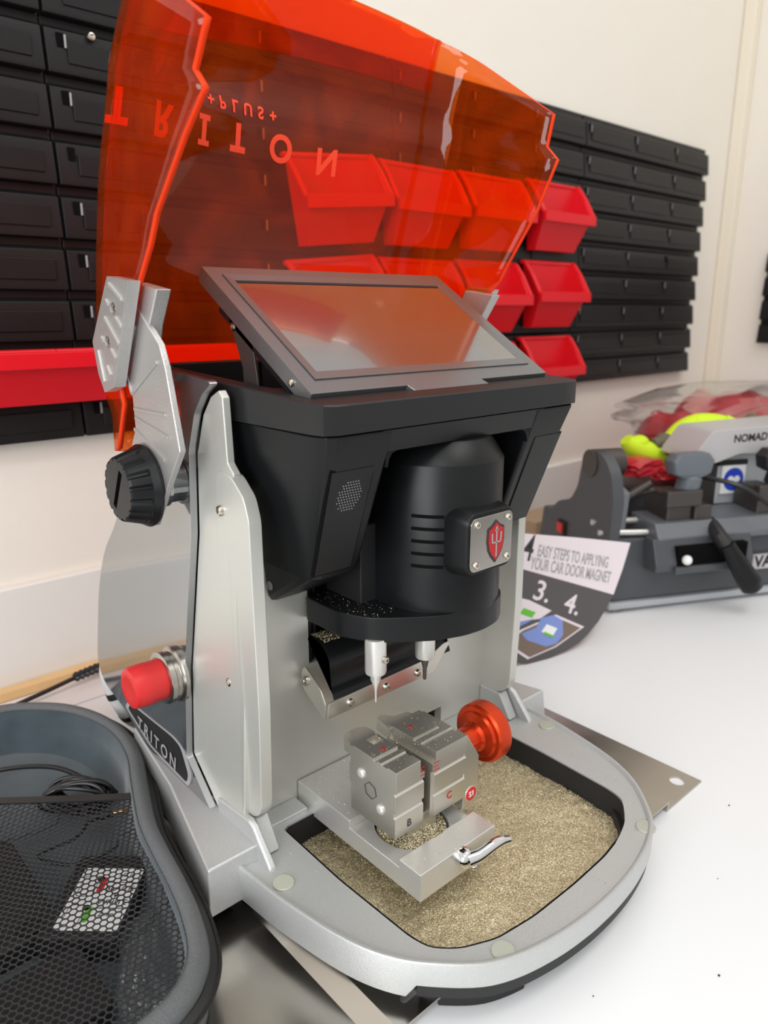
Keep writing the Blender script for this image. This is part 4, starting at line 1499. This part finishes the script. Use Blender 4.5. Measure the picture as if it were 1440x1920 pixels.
def pocket_z(x, y):
    # sags between the hem and the front rim, lifted by what lies inside
    z = 0.0400
    z -= 0.0060 * math.exp(-((x - 0.10) ** 2 + (y - 0.53) ** 2) / 0.0018)
    z += 0.0035 * math.exp(-((x - 0.135) ** 2 + (y - 0.45) ** 2) / 0.0012)
    z += 0.0022 * noise.noise(Vector((x * 22, y * 22, 1.0)))
    return z


hd = (hemB - hemA).normalized()
hn = Vector((hd.y, -hd.x))
b = B()
bm = b.bm
p_ = 0.0047
R_ = p_ / math.sqrt(3)
ki = 0
for i in range(-5, 90):
    for j in range(-5, 110):
        x = -0.02 + i * p_ + (j % 2) * p_ / 2
        y = 0.31 + j * p_ * math.sqrt(3) / 2
        if (Vector((x, y)) - hemA).dot(hn) < 0.002 or not inside(CI, x, y) or x < 0.02:
            continue
        out_v, in_v = [], []
        z = pocket_z(x, y)
        for k in range(6):
            a = math.radians(60 * k + 30)
            ca, sa = math.cos(a), math.sin(a)
            xo, yo = x + R_ * ca, y + R_ * sa
            out_v.append(bm.verts.new((xo, yo, pocket_z(xo, yo))))
            in_v.append(bm.verts.new((x + R_ * 0.80 * ca, y + R_ * 0.80 * sa, z + 0.0001)))
        for k in range(6):
            j2 = (k + 1) % 6
            bm.faces.new((out_v[k], out_v[j2], in_v[j2], in_v[k]))
pk = b.obj('mesh_pocket', 'net', CS, smooth=0)
md = pk.modifiers.new('thickness', 'SOLIDIFY')
md.thickness = 0.0004
hp = [hemA.lerp(hemB, t_ / 20) for t_ in range(21)]
b = B()
L = []
for dn, dz in ((-0.0040, 0.0), (-0.0040, 0.0010), (0.0040, 0.0012), (0.0040, -0.0002)):
    L.append([(p.x + hn.x * dn - 0.0015 * math.sin(i / 20 * math.pi), p.y + hn.y * dn + 0.004 * math.sin(i / 20 * math.pi), 0.0415 + dz - 0.003 * math.sin(i / 20 * math.pi)) for i, p in enumerate(hp)])
L.append(L[0])
b.loft(L, cap=False, closed=False)
b.obj('elastic_hem', 'zip', CS, smooth=0)

# things inside the case
def place(c, ux, uy, uz=(0, 0, 1)):
    c, ux, uy, uz = Vector(c), Vector(ux).normalized(), Vector(uy).normalized(), Vector(uz).normalized()
    return lambda v: c + ux * v.x + uy * v.y + uz * v.z


e1 = Vector((math.cos(math.radians(-43)), math.sin(math.radians(-43)), 0))
e2 = Vector((-e1.y * -1, e1.x * -1, 0)) if False else Vector((e1.y, -e1.x, 0))
tc_ = thing('tape_cartridge', 'black tape cartridge with a white printed label under the mesh pocket', 'tape cartridge', (0.140, 0.4466, 0.013))
pc_ = place((0.1385, 0.4466, 0.0), e1, -e2)
B().box(-0.030, 0.0235, -0.034, 0.042, 0.0125, 0.0300).map(pc_).obj('cartridge_body', 'blackmatte', tc_, bevel=0.002)
lbl = B().prism(rrect(-0.0210, 0.0215, -0.0280, 0.0280, 0.0022, 4), 'z', 0.0300, 0.0303).map(pc_).obj('paper_label', 'label_white', tc_, smooth=0)


def lab(txt, x, y, size, m_, nm='label_lettering', **k):
    b = B()
    b.bm.free()
    b.bm = text_mesh(txt, size, 0.0, 0.0001, **k)
    b.map(lambda c: pc_(Vector((c.x + x, c.y + y, c.z + 0.0305))))
    return b.obj(nm, m_, lbl, smooth=0)


lab('1/2 in', 0.0110, 0.0215, 0.0052, 'dark_line')
lab('BLACK', 0.0105, 0.0085, 0.0066, 'dark_line')
lab('WHITE', 0.0095, -0.0040, 0.0066, 'dark_line')
lab('12mm', 0.0080, -0.0145, 0.0052, 'dark_line')
b = B()
b.box(0.000, 0.0200, 0.0140, 0.0146, 0.0303, 0.0305).box(-0.001, 0.0190, -0.0094, -0.0088, 0.0303, 0.0305)
b.prism([(0.0085, 0.0030), (0.0125, 0.0030), (0.0095, 0.0005)], 'z', 0.0303, 0.0305)
b.map(pc_).obj('label_rule', 'dark_line', lbl, smooth=0)
B().prism(rrect(-0.0052, -0.0008, 0.0045, 0.0190, 0.0018), 'z', 0.0303, 0.0305).map(pc_).obj('red_mark', 'red', lbl, smooth=0)
B().prism(rrect(-0.0055, -0.0010, -0.0215, -0.0080, 0.0018), 'z', 0.0303, 0.0305).map(pc_).obj('green_mark', 'green', lbl, smooth=0)
b = B()
for yy in (0.0105, -0.0160):
    b.ring(rrect(-0.0180, -0.0065, yy - 0.0095, yy + 0.0095, 0.002), rrect(-0.0176, -0.0069, yy - 0.0091, yy + 0.0091, 0.002), 'z', 0.0303, 0.0305)
    b.lathe([(0.0026, 0.0303), (0.0026, 0.0305)], (-0.0060, yy + 0.007, 0), (0, 0, 1), 16)
b.map(pc_).obj('pictogram', 'dark_line', lbl, smooth=0)

tg = tag(B().loft([[(x, y, z) for x, y in rrect(0.055, 0.115, 0.365, 0.425, 0.006)] for z in (0.0115, 0.026)]).obj('black_box', 'blackmatte', bevel=0.002), 'flat black plastic box under the mesh, nearest the bottom left picture corner', 'box')
lb_ = thing('label_printer', 'black handheld device under the mesh pocket left of the white label', 'device', (0.085, 0.49, 0.012))
B().loft([[(x, y, z) for x, y in rrect(0.045, 0.112, 0.445, 0.560, 0.012)] for z in (0.0115, 0.028)]).obj('device_body', 'blackmatte', lb_, bevel=0.003, segs=3)
B().lathe([(0.0085, 0), (0.0085, 0.0015), (0.006, 0.002), (0.0055, 0.0005), (0.0001, 0.0003)], (0.095, 0.455, 0.0280), (0, 0, 1), 30).obj('round_port', 'cable', lb_, smooth=40)
# coiled black cable peeping over the hem
b = B()
rn = random.Random(11)
pth = []
for k in range(190):
    a = k / 190 * 2 * math.pi * 8
    w_ = 0.0235 + 0.005 * math.sin(k * 0.11)
    h_ = 0.0125 + 0.003 * math.cos(k * 0.17)
    off = -0.006 + 0.016 * (k / 190) + 0.004 * math.sin(k * 0.37)
    along = w_ * math.cos(a)
    pth.append((0.1690 + hd.x * along - hn.x * off, 0.5700 + hd.y * along - hn.y * off, 0.0285 + h_ * math.sin(a)))
b.tube(smooth_open([Vector(p) for p in pth], 2), 0.0018, 8)
b.tube(smooth_open([Vector(p) for p in [(0.060, 0.690, 0.016), (0.100, 0.672, 0.022), (0.135, 0.650, 0.030), (0.165, 0.615, 0.036), (0.182, 0.585, 0.030), (0.186, 0.568, 0.020)]], 8), 0.0021, 8)
tag(b.obj('coiled_cable', 'cable', smooth=60), 'bundle of coiled thin black cable resting in the case behind the mesh pocket', 'cable')
ap = thing('audio_plug', 'small gold tipped plug under the mesh near the rim of the case', 'plug', (0.18, 0.52, 0.03))
B().lathe([(0.0030, 0), (0.0032, 0.016), (0.0018, 0.017)], (0.166, 0.534, 0.0300), (1, -0.42, 0.02), 16).obj('plug_sleeve', 'cable', ap, smooth=40)
B().lathe([(0.0018, 0), (0.0018, 0.004), (0.0014, 0.0042), (0.0018, 0.0046), (0.0018, 0.008), (0.0014, 0.0082), (0.0018, 0.0086), (0.0010, 0.013), (0.0001, 0.0132)], (0.1812, 0.5275, 0.0304), (1, -0.42, 0.02), 16).obj('plug_tip', 'gold', ap, smooth=30)
b = B()
b.tube(smooth_open([Vector(p) for p in [(0.166, 0.534, 0.030), (0.148, 0.520, 0.029), (0.120, 0.515, 0.0325), (0.135, 0.488, 0.033), (0.163, 0.484, 0.033), (0.172, 0.497, 0.028)]], 8), 0.0012, 8)
b.obj('plug_lead', 'cable', ap, smooth=60)
# crumpled clear bag
b = B()
bm = b.bm
NX, NY = 26, 30
g = {}
for i in range(NX + 1):
    for j in range(NY + 1):
        u_, v_ = i / NX, j / NY
        x = 0.134 + 0.030 * u_ - 0.018 * v_ + 0.004 * math.sin(v_ * 6)
        y = 0.425 - 0.075 * v_ - 0.004 * u_
        z = 0.0225 + 0.0100 * math.sin(math.pi * u_) * math.sin(math.pi * min(1, v_ * 1.1)) + 0.0045 * noise.noise(Vector((u_ * 5, v_ * 8, 4))) + 0.0025 * abs(noise.noise(Vector((u_ * 11, v_ * 14, 9))))
        g[i, j] = bm.verts.new((x, y, z))
for i in range(NX):
    for j in range(NY):
        bm.faces.new((g[i, j], g[i + 1, j], g[i + 1, j + 1], g[i, j + 1]))
bgz = b.obj('plastic_bag', 'film', smooth=0)
tag(bgz, 'crumpled clear plastic bag glinting under the mesh beside the white label', 'plastic bag')
md = bgz.modifiers.new('thickness', 'SOLIDIFY')
md.thickness = 0.0006

# ------------------------------------------------------------------ bits on the bench behind the machine, left
wd = B().box(-0.15, 0.330, 0.832, 0.847, 0.0005, 0.0115).obj('wooden_strip', 'wood', bevel=0.001)
tag(wd, 'long pale wooden strip lying along the foot of the back wall', 'wooden strip')
pp = B().box(0.10, 0.32, 0.775, 0.828, 0.0003, 0.0012).obj('paper_sheet', 'paper', smooth=0)
tag(pp, 'white paper sheet lying in front of the wooden strip', 'paper')
pcb = thing('power_cable', 'black power cable with a bristly black sleeve behind the case', 'cable', (0.24, 0.81, 0.01))
B().tube(smooth_open([Vector(p) for p in [(0.05, 0.795, 0.006), (0.15, 0.800, 0.006), (0.210, 0.806, 0.010), (0.2550, 0.8120, 0.014)]], 8), 0.0026, 10).obj('cable_sheath', 'cable', pcb, smooth=60)
b = B()
rn = random.Random(5)
for k in range(16):
    p = Vector((0.252 + 0.0030 * k, 0.8115 + 0.0005 * k, 0.0145 + 0.0001 * k))
    b.lathe([(0.0042 + 0.0016 * (k % 2), 0), (0.0046 + 0.0018 * ((k + 1) % 2), 0.0030)], p, (1, 0.16, 0.02), 14, flute=lambda i, r, h: 1.0 if i % 2 else 0.78)
b.obj('bristly_sleeve', 'cable', pcb, smooth=0)
hs_ = thing('drain_hose', 'short white hose with black bands beneath the back of the machine', 'hose', (0.245, 0.67, 0.03))
hpts = smooth_open([Vector(p) for p in [(0.246, 0.672, 0.098), (0.240, 0.668, 0.082), (0.2420, 0.664, 0.062), (0.2480, 0.662, 0.044), (0.2560, 0.665, 0.028), (0.270, 0.672, 0.012)]], 6)
B().tube(hpts, 0.0085, 18).obj('hose_tube', 'hose', hs_, smooth=60)
for a, c in ((12, 14), (21, 23)):
    B().tube(hpts[a:c + 1], 0.0089, 18).obj('hose_band', 'rubber', hs_, smooth=60)

# ------------------------------------------------------------------ leaflet leaning against the second machine
LA = Vector((0.6865, 0.5066, 0.0))
LN = Vector((-0.22524847, -0.92036815, 0.31966481))
LX = Vector((0.8865 - 0.6865, 0.0, 0.0))
LX = (LX - LN * LX.dot(LN)).normalized()
LYv = LN.cross(LX)


def LW(p):
    """world point -> leaflet plane coordinates"""
    d = Vector(p) - LA
    return (d.dot(LX), d.dot(LYv))


def LP3(x, y, h=0.0):
    return LA + LX * x + LYv * y + LN * (h + 0.0012)


pts_dark = [(0.6865, 0.5066, -0.0), (0.7186, 0.4984, -0.0011), (0.7491, 0.4923, 0.0029), (0.7702, 0.4888, 0.0078), (0.7872, 0.4872, 0.015), (0.8087, 0.4863, 0.0276), (0.8262, 0.4867, 0.0413), (0.8424, 0.4877, 0.0555), (0.7724, 0.5148, 0.0841), (0.7055, 0.5406, 0.1112), (0.6761, 0.5505, 0.1189), (0.6504, 0.5387, 0.067), (0.6475, 0.5212, 0.0146)]
pts_white = [(0.8424, 0.4877, 0.0555), (0.8667, 0.4916, 0.0838), (0.8903, 0.4967, 0.115), (0.8042, 0.5243, 0.1339), (0.7205, 0.5506, 0.1507), (0.6861, 0.5607, 0.1553), (0.6761, 0.5505, 0.1189), (0.7055, 0.5406, 0.1112), (0.7724, 0.5148, 0.0841)]
ld = [LW(p) for p in pts_dark]
lw_ = [LW(p) for p in pts_white]
lf = thing('instruction_leaflet', 'curved pale and charcoal instruction card leaning on the charcoal key machine', 'leaflet', (0.69, 0.51, 0.0))


def card(pts, h0, h1, nm, m_, par):
    b = B()
    b.loft([[LP3(x, y, h) for x, y in pts] for h in (h0, h1)])
    return b.obj(nm, m_, par, smooth=0)


cd1 = card(ld, 0.0, 0.0009, 'dark_half', 'card_dark', lf)
cw1 = card(lw_, 0.0, 0.0009, 'pale_half', 'card_white', lf)


def card_text(txt, pa, pb, size, m_, par, **k):
    a, c = Vector(LW(pa)), Vector(LW(pb))
    ux = (c - a).normalized()
    uy = Vector((-ux.y, ux.x))
    m0 = a.lerp(c, 0.5)
    b = B()
    b.bm.free()
    b.bm = text_mesh(txt, size, 0.0004, 0.0001, **k)
    wdt = max(v.co.x for v in b.bm.verts) - min(v.co.x for v in b.bm.verts)
    sc = (c - a).length / wdt
    b.map(lambda v: LP3(m0.x + ux.x * v.x * sc + uy.x * v.y, m0.y + ux.y * v.x * sc + uy.y * v.y, 0.0011 + v.z))
    return b.obj('card_lettering', m_, par, smooth=0)


card_text('EASY STEPS TO APPLYING', (0.7383, 0.538, 0.1268), (0.845, 0.5009, 0.0954), 0.0210, 'grey_text', cw1, shear=0.25)
card_text('YOUR CAR DOOR MAGNET', (0.7241, 0.537, 0.1141), (0.8431, 0.4949, 0.0765), 0.0210, 'grey_text', cw1, shear=0.25)
card_text('4', (0.7174, 0.5455, 0.1337), (0.7323, 0.5402, 0.129), 0.0480, 'dark_line', cw1, shear=0.25)
card_text('3.', (0.7201, 0.527, 0.0825), (0.7407, 0.519, 0.0737), 0.0360, 'card_white', cd1, shear=0.2)
card_text('4.', (0.7619, 0.5088, 0.0595), (0.7818, 0.5009, 0.0507), 0.0360, 'card_white', cd1, shear=0.2)


def card_poly(pts, h, nm, m_, par):
    b = B()
    b.loft([[LP3(x, y, hh) for x, y in [LW(p) for p in pts]] for hh in (h, h + 0.0002)])
    return b.obj(nm, m_, par, smooth=0)


PF = [(0.7451, 0.509, 0.0481), (0.7841, 0.4916, 0.0256), (0.7344, 0.4985, 0.0105), (0.6895, 0.5076, 0.0051), (0.6597, 0.5239, 0.0308), (0.6898, 0.5199, 0.0406)]
cpt = Vector((0.7216, 0.5064, 0.0241))
card_poly(PF, 0.0010, 'picture_border', 'card_white', cd1)
card_poly([tuple(cpt + (Vector(p) - cpt) * 0.90) for p in PF], 0.0013, 'picture_ground', 'card_brown', cd1)
card_poly([(0.6885, 0.5186, 0.0358), (0.7119, 0.5139, 0.0389), (0.722, 0.5148, 0.0486), (0.741, 0.51, 0.0483), (0.7528, 0.5041, 0.0395), (0.7488, 0.4992, 0.0226), (0.7354, 0.4996, 0.0142), (0.7189, 0.5037, 0.0143), (0.694, 0.5142, 0.027)], 0.0016, 'picture_car', 'card_blue', cd1)
card_poly([(0.7175, 0.5104, 0.0326), (0.7277, 0.5103, 0.0397), (0.7421, 0.504, 0.0317), (0.7314, 0.5038, 0.0234)], 0.0019, 'picture_sign', 'label_white', cd1)
card_poly([(0.7191, 0.509, 0.0297), (0.7222, 0.5089, 0.0317), (0.7349, 0.5031, 0.024), (0.7312, 0.5036, 0.0228)], 0.0022, 'picture_sign_text', 'green', cd1)
card_poly([(0.6889, 0.5339, 0.0801), (0.7106, 0.5257, 0.0719), (0.74, 0.5122, 0.0537), (0.7201, 0.5149, 0.0476), (0.6768, 0.5266, 0.0507)], 0.0010, 'picture_sheet', 'card_white', cd1)
card_poly([(0.6926, 0.5257, 0.0592), (0.7004, 0.5255, 0.0641), (0.7159, 0.5189, 0.0561), (0.7088, 0.5189, 0.051)], 0.0014, 'picture_sheet_text', 'green', cd1)
card_poly([(0.6728, 0.5274, 0.0502), (0.7123, 0.5173, 0.0491), (0.691, 0.5211, 0.0448), (0.6708, 0.5254, 0.043)], 0.0012, 'picture_car', 'card_blue', cd1)

# ------------------------------------------------------------------ second key machine in the background, right
NM = thing('manual_key_machine', 'charcoal manual key machine with a pale grey top cover, right background', 'key machine', (1.1, 0.55, 0.0))
NO, NU, NVv = Vector((0.905, 0.525, 0)), Vector((0.894, -0.447, 0)), Vector((0.447, 0.894, 0))


def nmap(c):
    return NO + NU * c.x + NVv * c.y + Vector((0, 0, c.z))


def nb(b, nm, m_, par=None, **k):
    return b.map(nmap).obj(nm, m_, par or NM, **k)


nb(B().box(-0.006, 0.55, -0.006, 0.24, 0.006, 0.016), 'base_plate', 'nomad_panel', bevel=0.002)
for fu, fv in ((0.012, 0.008), (0.48, 0.008), (0.012, 0.215)):
    nb(B().lathe([(0.010, 0), (0.009, 0.007)], (fu, fv, 0.0), (0, 0, 1), 18), 'rubber_foot', 'nomad_light')
nb(B().prism([(0.0, 0.016), (0.012, 0.105), (0.22, 0.105), (0.235, 0.016)], 'x', 0.0, 0.55), 'base_body', 'nomad', bevel=0.004)
# end panel hump
nb(B().prism(round_poly([(0.004, 0.016), (0.010, 0.110), (0.006, 0.165), (0.016, 0.200), (0.040, 0.222), (0.075, 0.226), (0.096, 0.205), (0.104, 0.165), (0.122, 0.140), (0.160, 0.128), (0.185, 0.106), (0.190, 0.016)], [0.002, 0.01, 0.01, 0.012, 0.02, 0.02, 0.02, 0.01, 0.01, 0.01, 0.006, 0.002], 4), 'x', -0.006, 0.012), 'end_panel', 'nomad', bevel=0.003)
nb(B().lathe([(0.020, 0), (0.020, 0.05)], (-0.008, 0.072, 0.205), (1, 0, 0), 28), 'end_roller', 'vise_dark', smooth=40)
nb(B().prism([(0.030, 0.060), (0.020, 0.170), (0.065, 0.185), (0.110, 0.130), (0.110, 0.060)], 'x', 0.012, 0.030), 'inner_bracket', 'nomad_light', bevel=0.002)
nb(B().box(-0.0100, -0.0055, 0.128, 0.152, 0.078, 0.100), 'switch_frame', 'rubber', bevel=0.001)
nb(B().box(-0.0125, -0.0098, 0.132, 0.149, 0.081, 0.097), 'power_switch', 'red', bevel=0.001)
# deck with the long slanted front shelf
nb(B().prism([(-0.012, 0.108), (0.000, 0.128), (0.060, 0.132), (0.060, 0.104), (-0.006, 0.098)], 'x', 0.060, 0.55), 'slanted_deck', 'nomad_light', bevel=0.003)
nb(B().prism([(-0.022, 0.062), (-0.024, 0.072), (-0.010, 0.108), (0.010, 0.110), (0.010, 0.060)], 'x', 0.052, 0.215), 'front_bracket', 'nomad', bevel=0.003)
nb(B().box(0.085, 0.200, -0.0245, -0.010, 0.070, 0.098), 'bracket_window', 'hollow', smooth=0)
nb(B().box(0.080, 0.205, -0.030, -0.0235, 0.060, 0.071), 'bracket_lip', 'nomad', bevel=0.002)
nb(B().sphere((0.096, -0.030, 0.081), 0.0072), 'white_button', 'label_white', smooth=60)
nb(B().tube([(-0.01, 0.03, 0.112), (0.06, 0.015, 0.112)], 0.0045, 12), 'guide_rod', 'slab', smooth=50)
nb(B().tube([(-0.01, 0.05, 0.122), (0.06, 0.045, 0.122)], 0.0045, 12), 'guide_rod', 'slab', smooth=50)
nb(B().tube([(0.012, 0.06, 0.155), (0.085, 0.045, 0.165)], 0.0045, 12), 'tracer_rod', 'vise_dark', smooth=50)
nb(B().tube([(0.030, 0.05, 0.150), (0.075, 0.040, 0.178)], 0.006, 12), 'tracer_arm', 'vise_dark', smooth=50)
# the two clamps with their knobs
for du, km in ((0.014, 'knobgrey'), (0.168, 'rubber')):
    ck = nb(B().box(0.070 + du, 0.112 + du, 0.008, 0.062, 0.112, 0.166), 'key_clamp', 'vise_dark', bevel=0.004)
    nb(B().box(0.112 + du, 0.140 + du, 0.002, 0.050, 0.118, 0.150), 'clamp_jaw', 'vise_dark', bevel=0.003)
    nb(B().box(0.060 + du, 0.118 + du, -0.004, 0.012, 0.150, 0.174), 'clamp_jaw', 'vise_dark', bevel=0.003)
    nb(B().lathe([(0.014, 0), (0.014, 0.004), (0.017, 0.006), (0.0165, 0.026), (0.012, 0.030)], (0.104 + du, 0.018, 0.164), (0.15, -0.1, 1), 24), 'knob_stem', km, smooth=40)
    nb(B().loft([[(0.104 + du + x * 1.0, 0.016 + y, z) for x, y in rrect(-sx, sx, -sy, sy, 0.006, 3)] for z, sx, sy in ((0.190, 0.018, 0.012), (0.196, 0.030, 0.014), (0.214, 0.034, 0.014), (0.224, 0.026, 0.012))]), 'knob_head', km, smooth=40, bevel=0.001)
    for a in (0.078, 0.112):
        nb(B().sphere((a + du, 0.006, 0.170), 0.0042), 'clamp_pin', 'screw', smooth=60)
# cutter cover, motor panel and sticker
cv = nb(B().prism(round_poly([(0.150, 0.203), (0.153, 0.213), (0.180, 0.247), (0.55, 0.262), (0.55, 0.205), (0.500, 0.200), (0.232, 0.211), (0.190, 0.198)], 0.006, 3), 'y', 0.050, 0.130), 'top_cover', 'nomad_cover', bevel=0.004)
b = B()
b.bm.free()
b.bm = text_mesh('NOMAD', 0.0158, 0.0005, 0.0002)
b.map(lambda c: nmap(Vector((0.2475 + c.x * 1.0, 0.0497, 0.2345 + c.y + c.x * 0.03))))
b.obj('cover_lettering', 'grey_text', cv, smooth=0).data.materials[0] = M['vise_dark']
nb(B().lathe([(0.048, 0), (0.048, 0.010)], (0.196, 0.078, 0.168), (0.2, -1, 0), 40), 'cutter_disc', 'vise_dark', smooth=40)
mp = nb(B().box(0.212, 0.34, 0.070, 0.130, 0.128, 0.212), 'motor_panel', 'nomad_panel', bevel=0.003)
nb(B().box(0.210, 0.262, 0.066, 0.071, 0.190, 0.198), 'panel_slot', 'rubber', smooth=0)
stk = nb(B().box(0.2180, 0.2600, 0.0660, 0.0692, 0.146, 0.190), 'safety_sticker', 'label_white', mp, smooth=0)
nb(B().lathe([(0.0180, 0), (0.0180, 0.0004)], (0.2390, 0.0657, 0.168), (0, -1, 0), 32), 'sticker_disc', 'blue', stk, smooth=40)
b = B()
b.lathe([(0.0055, 0), (0.0055, 0.0003)], (0.2335, 0.0650, 0.168), (0, -1, 0), 18).lathe([(0.0055, 0), (0.0055, 0.0003)], (0.2445, 0.0650, 0.168), (0, -1, 0), 18).box(0.2330, 0.2450, 0.0646, 0.0650, 0.1665, 0.1695)
nb(b, 'goggles_symbol', 'label_white', stk, smooth=0)
# lever with the black grip
lvr = nb(B().tube([(0.160, 0.010, 0.120), (0.146, -0.030, 0.110), (0.163, -0.044, 0.084)], [0.010, 0.011, 0.0115], 18), 'lever_arm', 'rubber', smooth=60)
nb(B().tube([(0.150, -0.040, 0.103), (0.166, -0.045, 0.078), (0.186, -0.050, 0.050), (0.192, -0.052, 0.038), (0.195, -0.053, 0.032)], [0.0105, 0.0130, 0.0165, 0.0150, 0.0060], 22), 'lever_grip', 'black', smooth=60)
nb(B().tube(smooth_open([Vector(p) for p in [(0.150, 0.030, 0.185), (0.185, -0.010, 0.178), (0.225, -0.030, 0.150), (0.255, -0.030, 0.110), (0.275, -0.015, 0.080)]], 8), 0.0035, 10), 'motor_lead', 'cable', smooth=60)
b = B()
b.bm.free()
b.bm = text_mesh('VA', 0.024, 0.0008, 0.0003)
nbp = nb(B().box(0.232, 0.40, -0.004, 0.002, 0.045, 0.068), 'name_strip', 'nomad_cover', bevel=0.001)
b.map(lambda c: nmap(Vector((0.250 + c.x, -0.0045, 0.0565 + c.y))))
b.obj('strip_lettering', 'dark_line', nbp, smooth=0)

# red packets in clear film, behind and on the machine
def crumple(name, m_, loc, dims, label, cat, seed, amp, parent=None, group=None, rotz=0.0, sub=4):
    b = B()
    bmesh.ops.create_cube(b.bm, size=1.0)
    bmesh.ops.subdivide_edges(b.bm, edges=b.bm.edges, cuts=9, use_grid_fill=True)
    R = Matrix.Rotation(rotz, 3, 'Z')
    for v in b.bm.verts:
        p = Vector(v.co)
        q = Vector((p.x * dims[0], p.y * dims[1], p.z * dims[2]))
        n = noise.noise_vector(Vector((p.x * 3 + seed, p.y * 3, p.z * 3)))
        q += Vector((n.x * dims[0], n.y * dims[1], n.z * dims[2])) * amp
        # pillow
        k = 1 - 0.55 * (abs(p.x * 2) ** 4 + abs(p.y * 2) ** 4) * 0.5
        q.z *= max(0.2, k)
        v.co = R @ q + Vector(loc)
    o = b.obj(name, m_, parent, smooth=60)
    if label:
        tag(o, label, cat, group)
    return o


PK = [((1.310, 0.655, 0.122), (0.125, 0.12, 0.238), 1.0, 0.0, 'left red packet of the heap, just above the neon glove'),
      ((1.475, 0.655, 0.131), (0.185, 0.13, 0.258), 4.0, 0.0, 'tallest red packet, middle of the heap behind the pale cover'),
      ((1.665, 0.655, 0.122), (0.175, 0.13, 0.240), 7.0, 0.0, 'red packet of the heap touching the right picture edge')]
for i, (lc, dm, sd_, rz, lb2) in enumerate(PK):
    crumple('red_packet', 'bagred', lc, dm, lb2, 'packet', sd_, 0.10, rotz=rz)
fl1 = crumple('clear_film_bag', 'film', (1.480, 0.655, 0.238), (0.54, 0.16, 0.075), 'clear film bag pulled over the tops of the red packets', 'plastic bag', 20.0, 0.16)
crumple('red_packet', 'bagred', (1.030, 0.572, 0.190), (0.075, 0.040, 0.026), 'small bright red packet under the left end of the neon glove', 'packet', 31.0, 0.15)
crumple('red_packet', 'bagred', (1.115, 0.560, 0.172), (0.070, 0.030, 0.026), 'small dark red packet under the olive opening of the glove', 'packet', 36.0, 0.15)
B().box(1.05, 1.30, 0.55, 0.66, 0.105, 0.152).obj('parts_tray', 'nomad', NM, bevel=0.003)

gl = thing('work_glove', 'neon yellow and olive knitted work glove draped over the charcoal machine', 'glove', (1.15, 0.56, 0.20))
rr_ = lambda n, *k: [k[0] + (k[1] - k[0]) * min(1, i / (n * 0.5)) if i < n * 0.5 else k[1] + (k[2] - k[1]) * (i - n * 0.5) / (n * 0.5) for i in range(n)]
b = B()
b.tube(smooth_open([Vector(p) for p in [(1.062, 0.614, 0.222), (1.072, 0.609, 0.211), (1.095, 0.599, 0.199), (1.125, 0.585, 0.189), (1.148, 0.575, 0.186)]], 5), rr_(21, 0.010, 0.020, 0.013), 18)
b.sphere((1.086, 0.605, 0.214), 0.017, (1.1, 0.9, 0.8), 3)
b.obj('glove_cuff', 'neon', gl, smooth=60)
b = B()
b.tube(smooth_open([Vector(p) for p in [(1.128, 0.582, 0.206), (1.142, 0.575, 0.220), (1.160, 0.566, 0.232), (1.190, 0.552, 0.238), (1.222, 0.538, 0.236), (1.252, 0.522, 0.222)]], 5), rr_(26, 0.014, 0.0215, 0.014), 18)
for k in range(4):
    b.tube(smooth_open([Vector((1.165 + 0.018 * k, 0.556 - 0.008 * k, 0.246)), Vector((1.180 + 0.018 * k, 0.540 - 0.008 * k, 0.236)), Vector((1.190 + 0.018 * k, 0.530 - 0.008 * k, 0.218))], 4), [0.0095] * 8 + [0.006], 12)
b.obj('glove_fingers', 'neon', gl, smooth=60)
b = B()
b.tube(smooth_open([Vector(p) for p in [(1.106, 0.590, 0.212), (1.120, 0.583, 0.216), (1.136, 0.574, 0.208), (1.146, 0.568, 0.194)]], 5), [0.010] * 4 + [0.014] * 8 + [0.010] * 4, 16)
b.obj('coated_palm', 'olive', gl, smooth=60)
b = B()
b.tube(smooth_open([Vector(p) for p in [(1.245, 0.520, 0.226), (1.262, 0.512, 0.240), (1.276, 0.506, 0.251)]], 5), [0.011] * 9 + [0.009, 0.005], 14)
b.obj('glove_fingertip', 'olive', gl, smooth=60)
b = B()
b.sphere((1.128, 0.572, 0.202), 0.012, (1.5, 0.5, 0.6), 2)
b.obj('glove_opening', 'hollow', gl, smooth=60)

# kraft box peeping out behind the machine head
bxk = B().box(1.06, 1.16, 0.775, 0.835, 0.0005, 0.052).obj('cardboard_box', 'card_brown_box', bevel=0.002)
tag(bxk, 'small brown cardboard box on the bench by the red power switch', 'box')
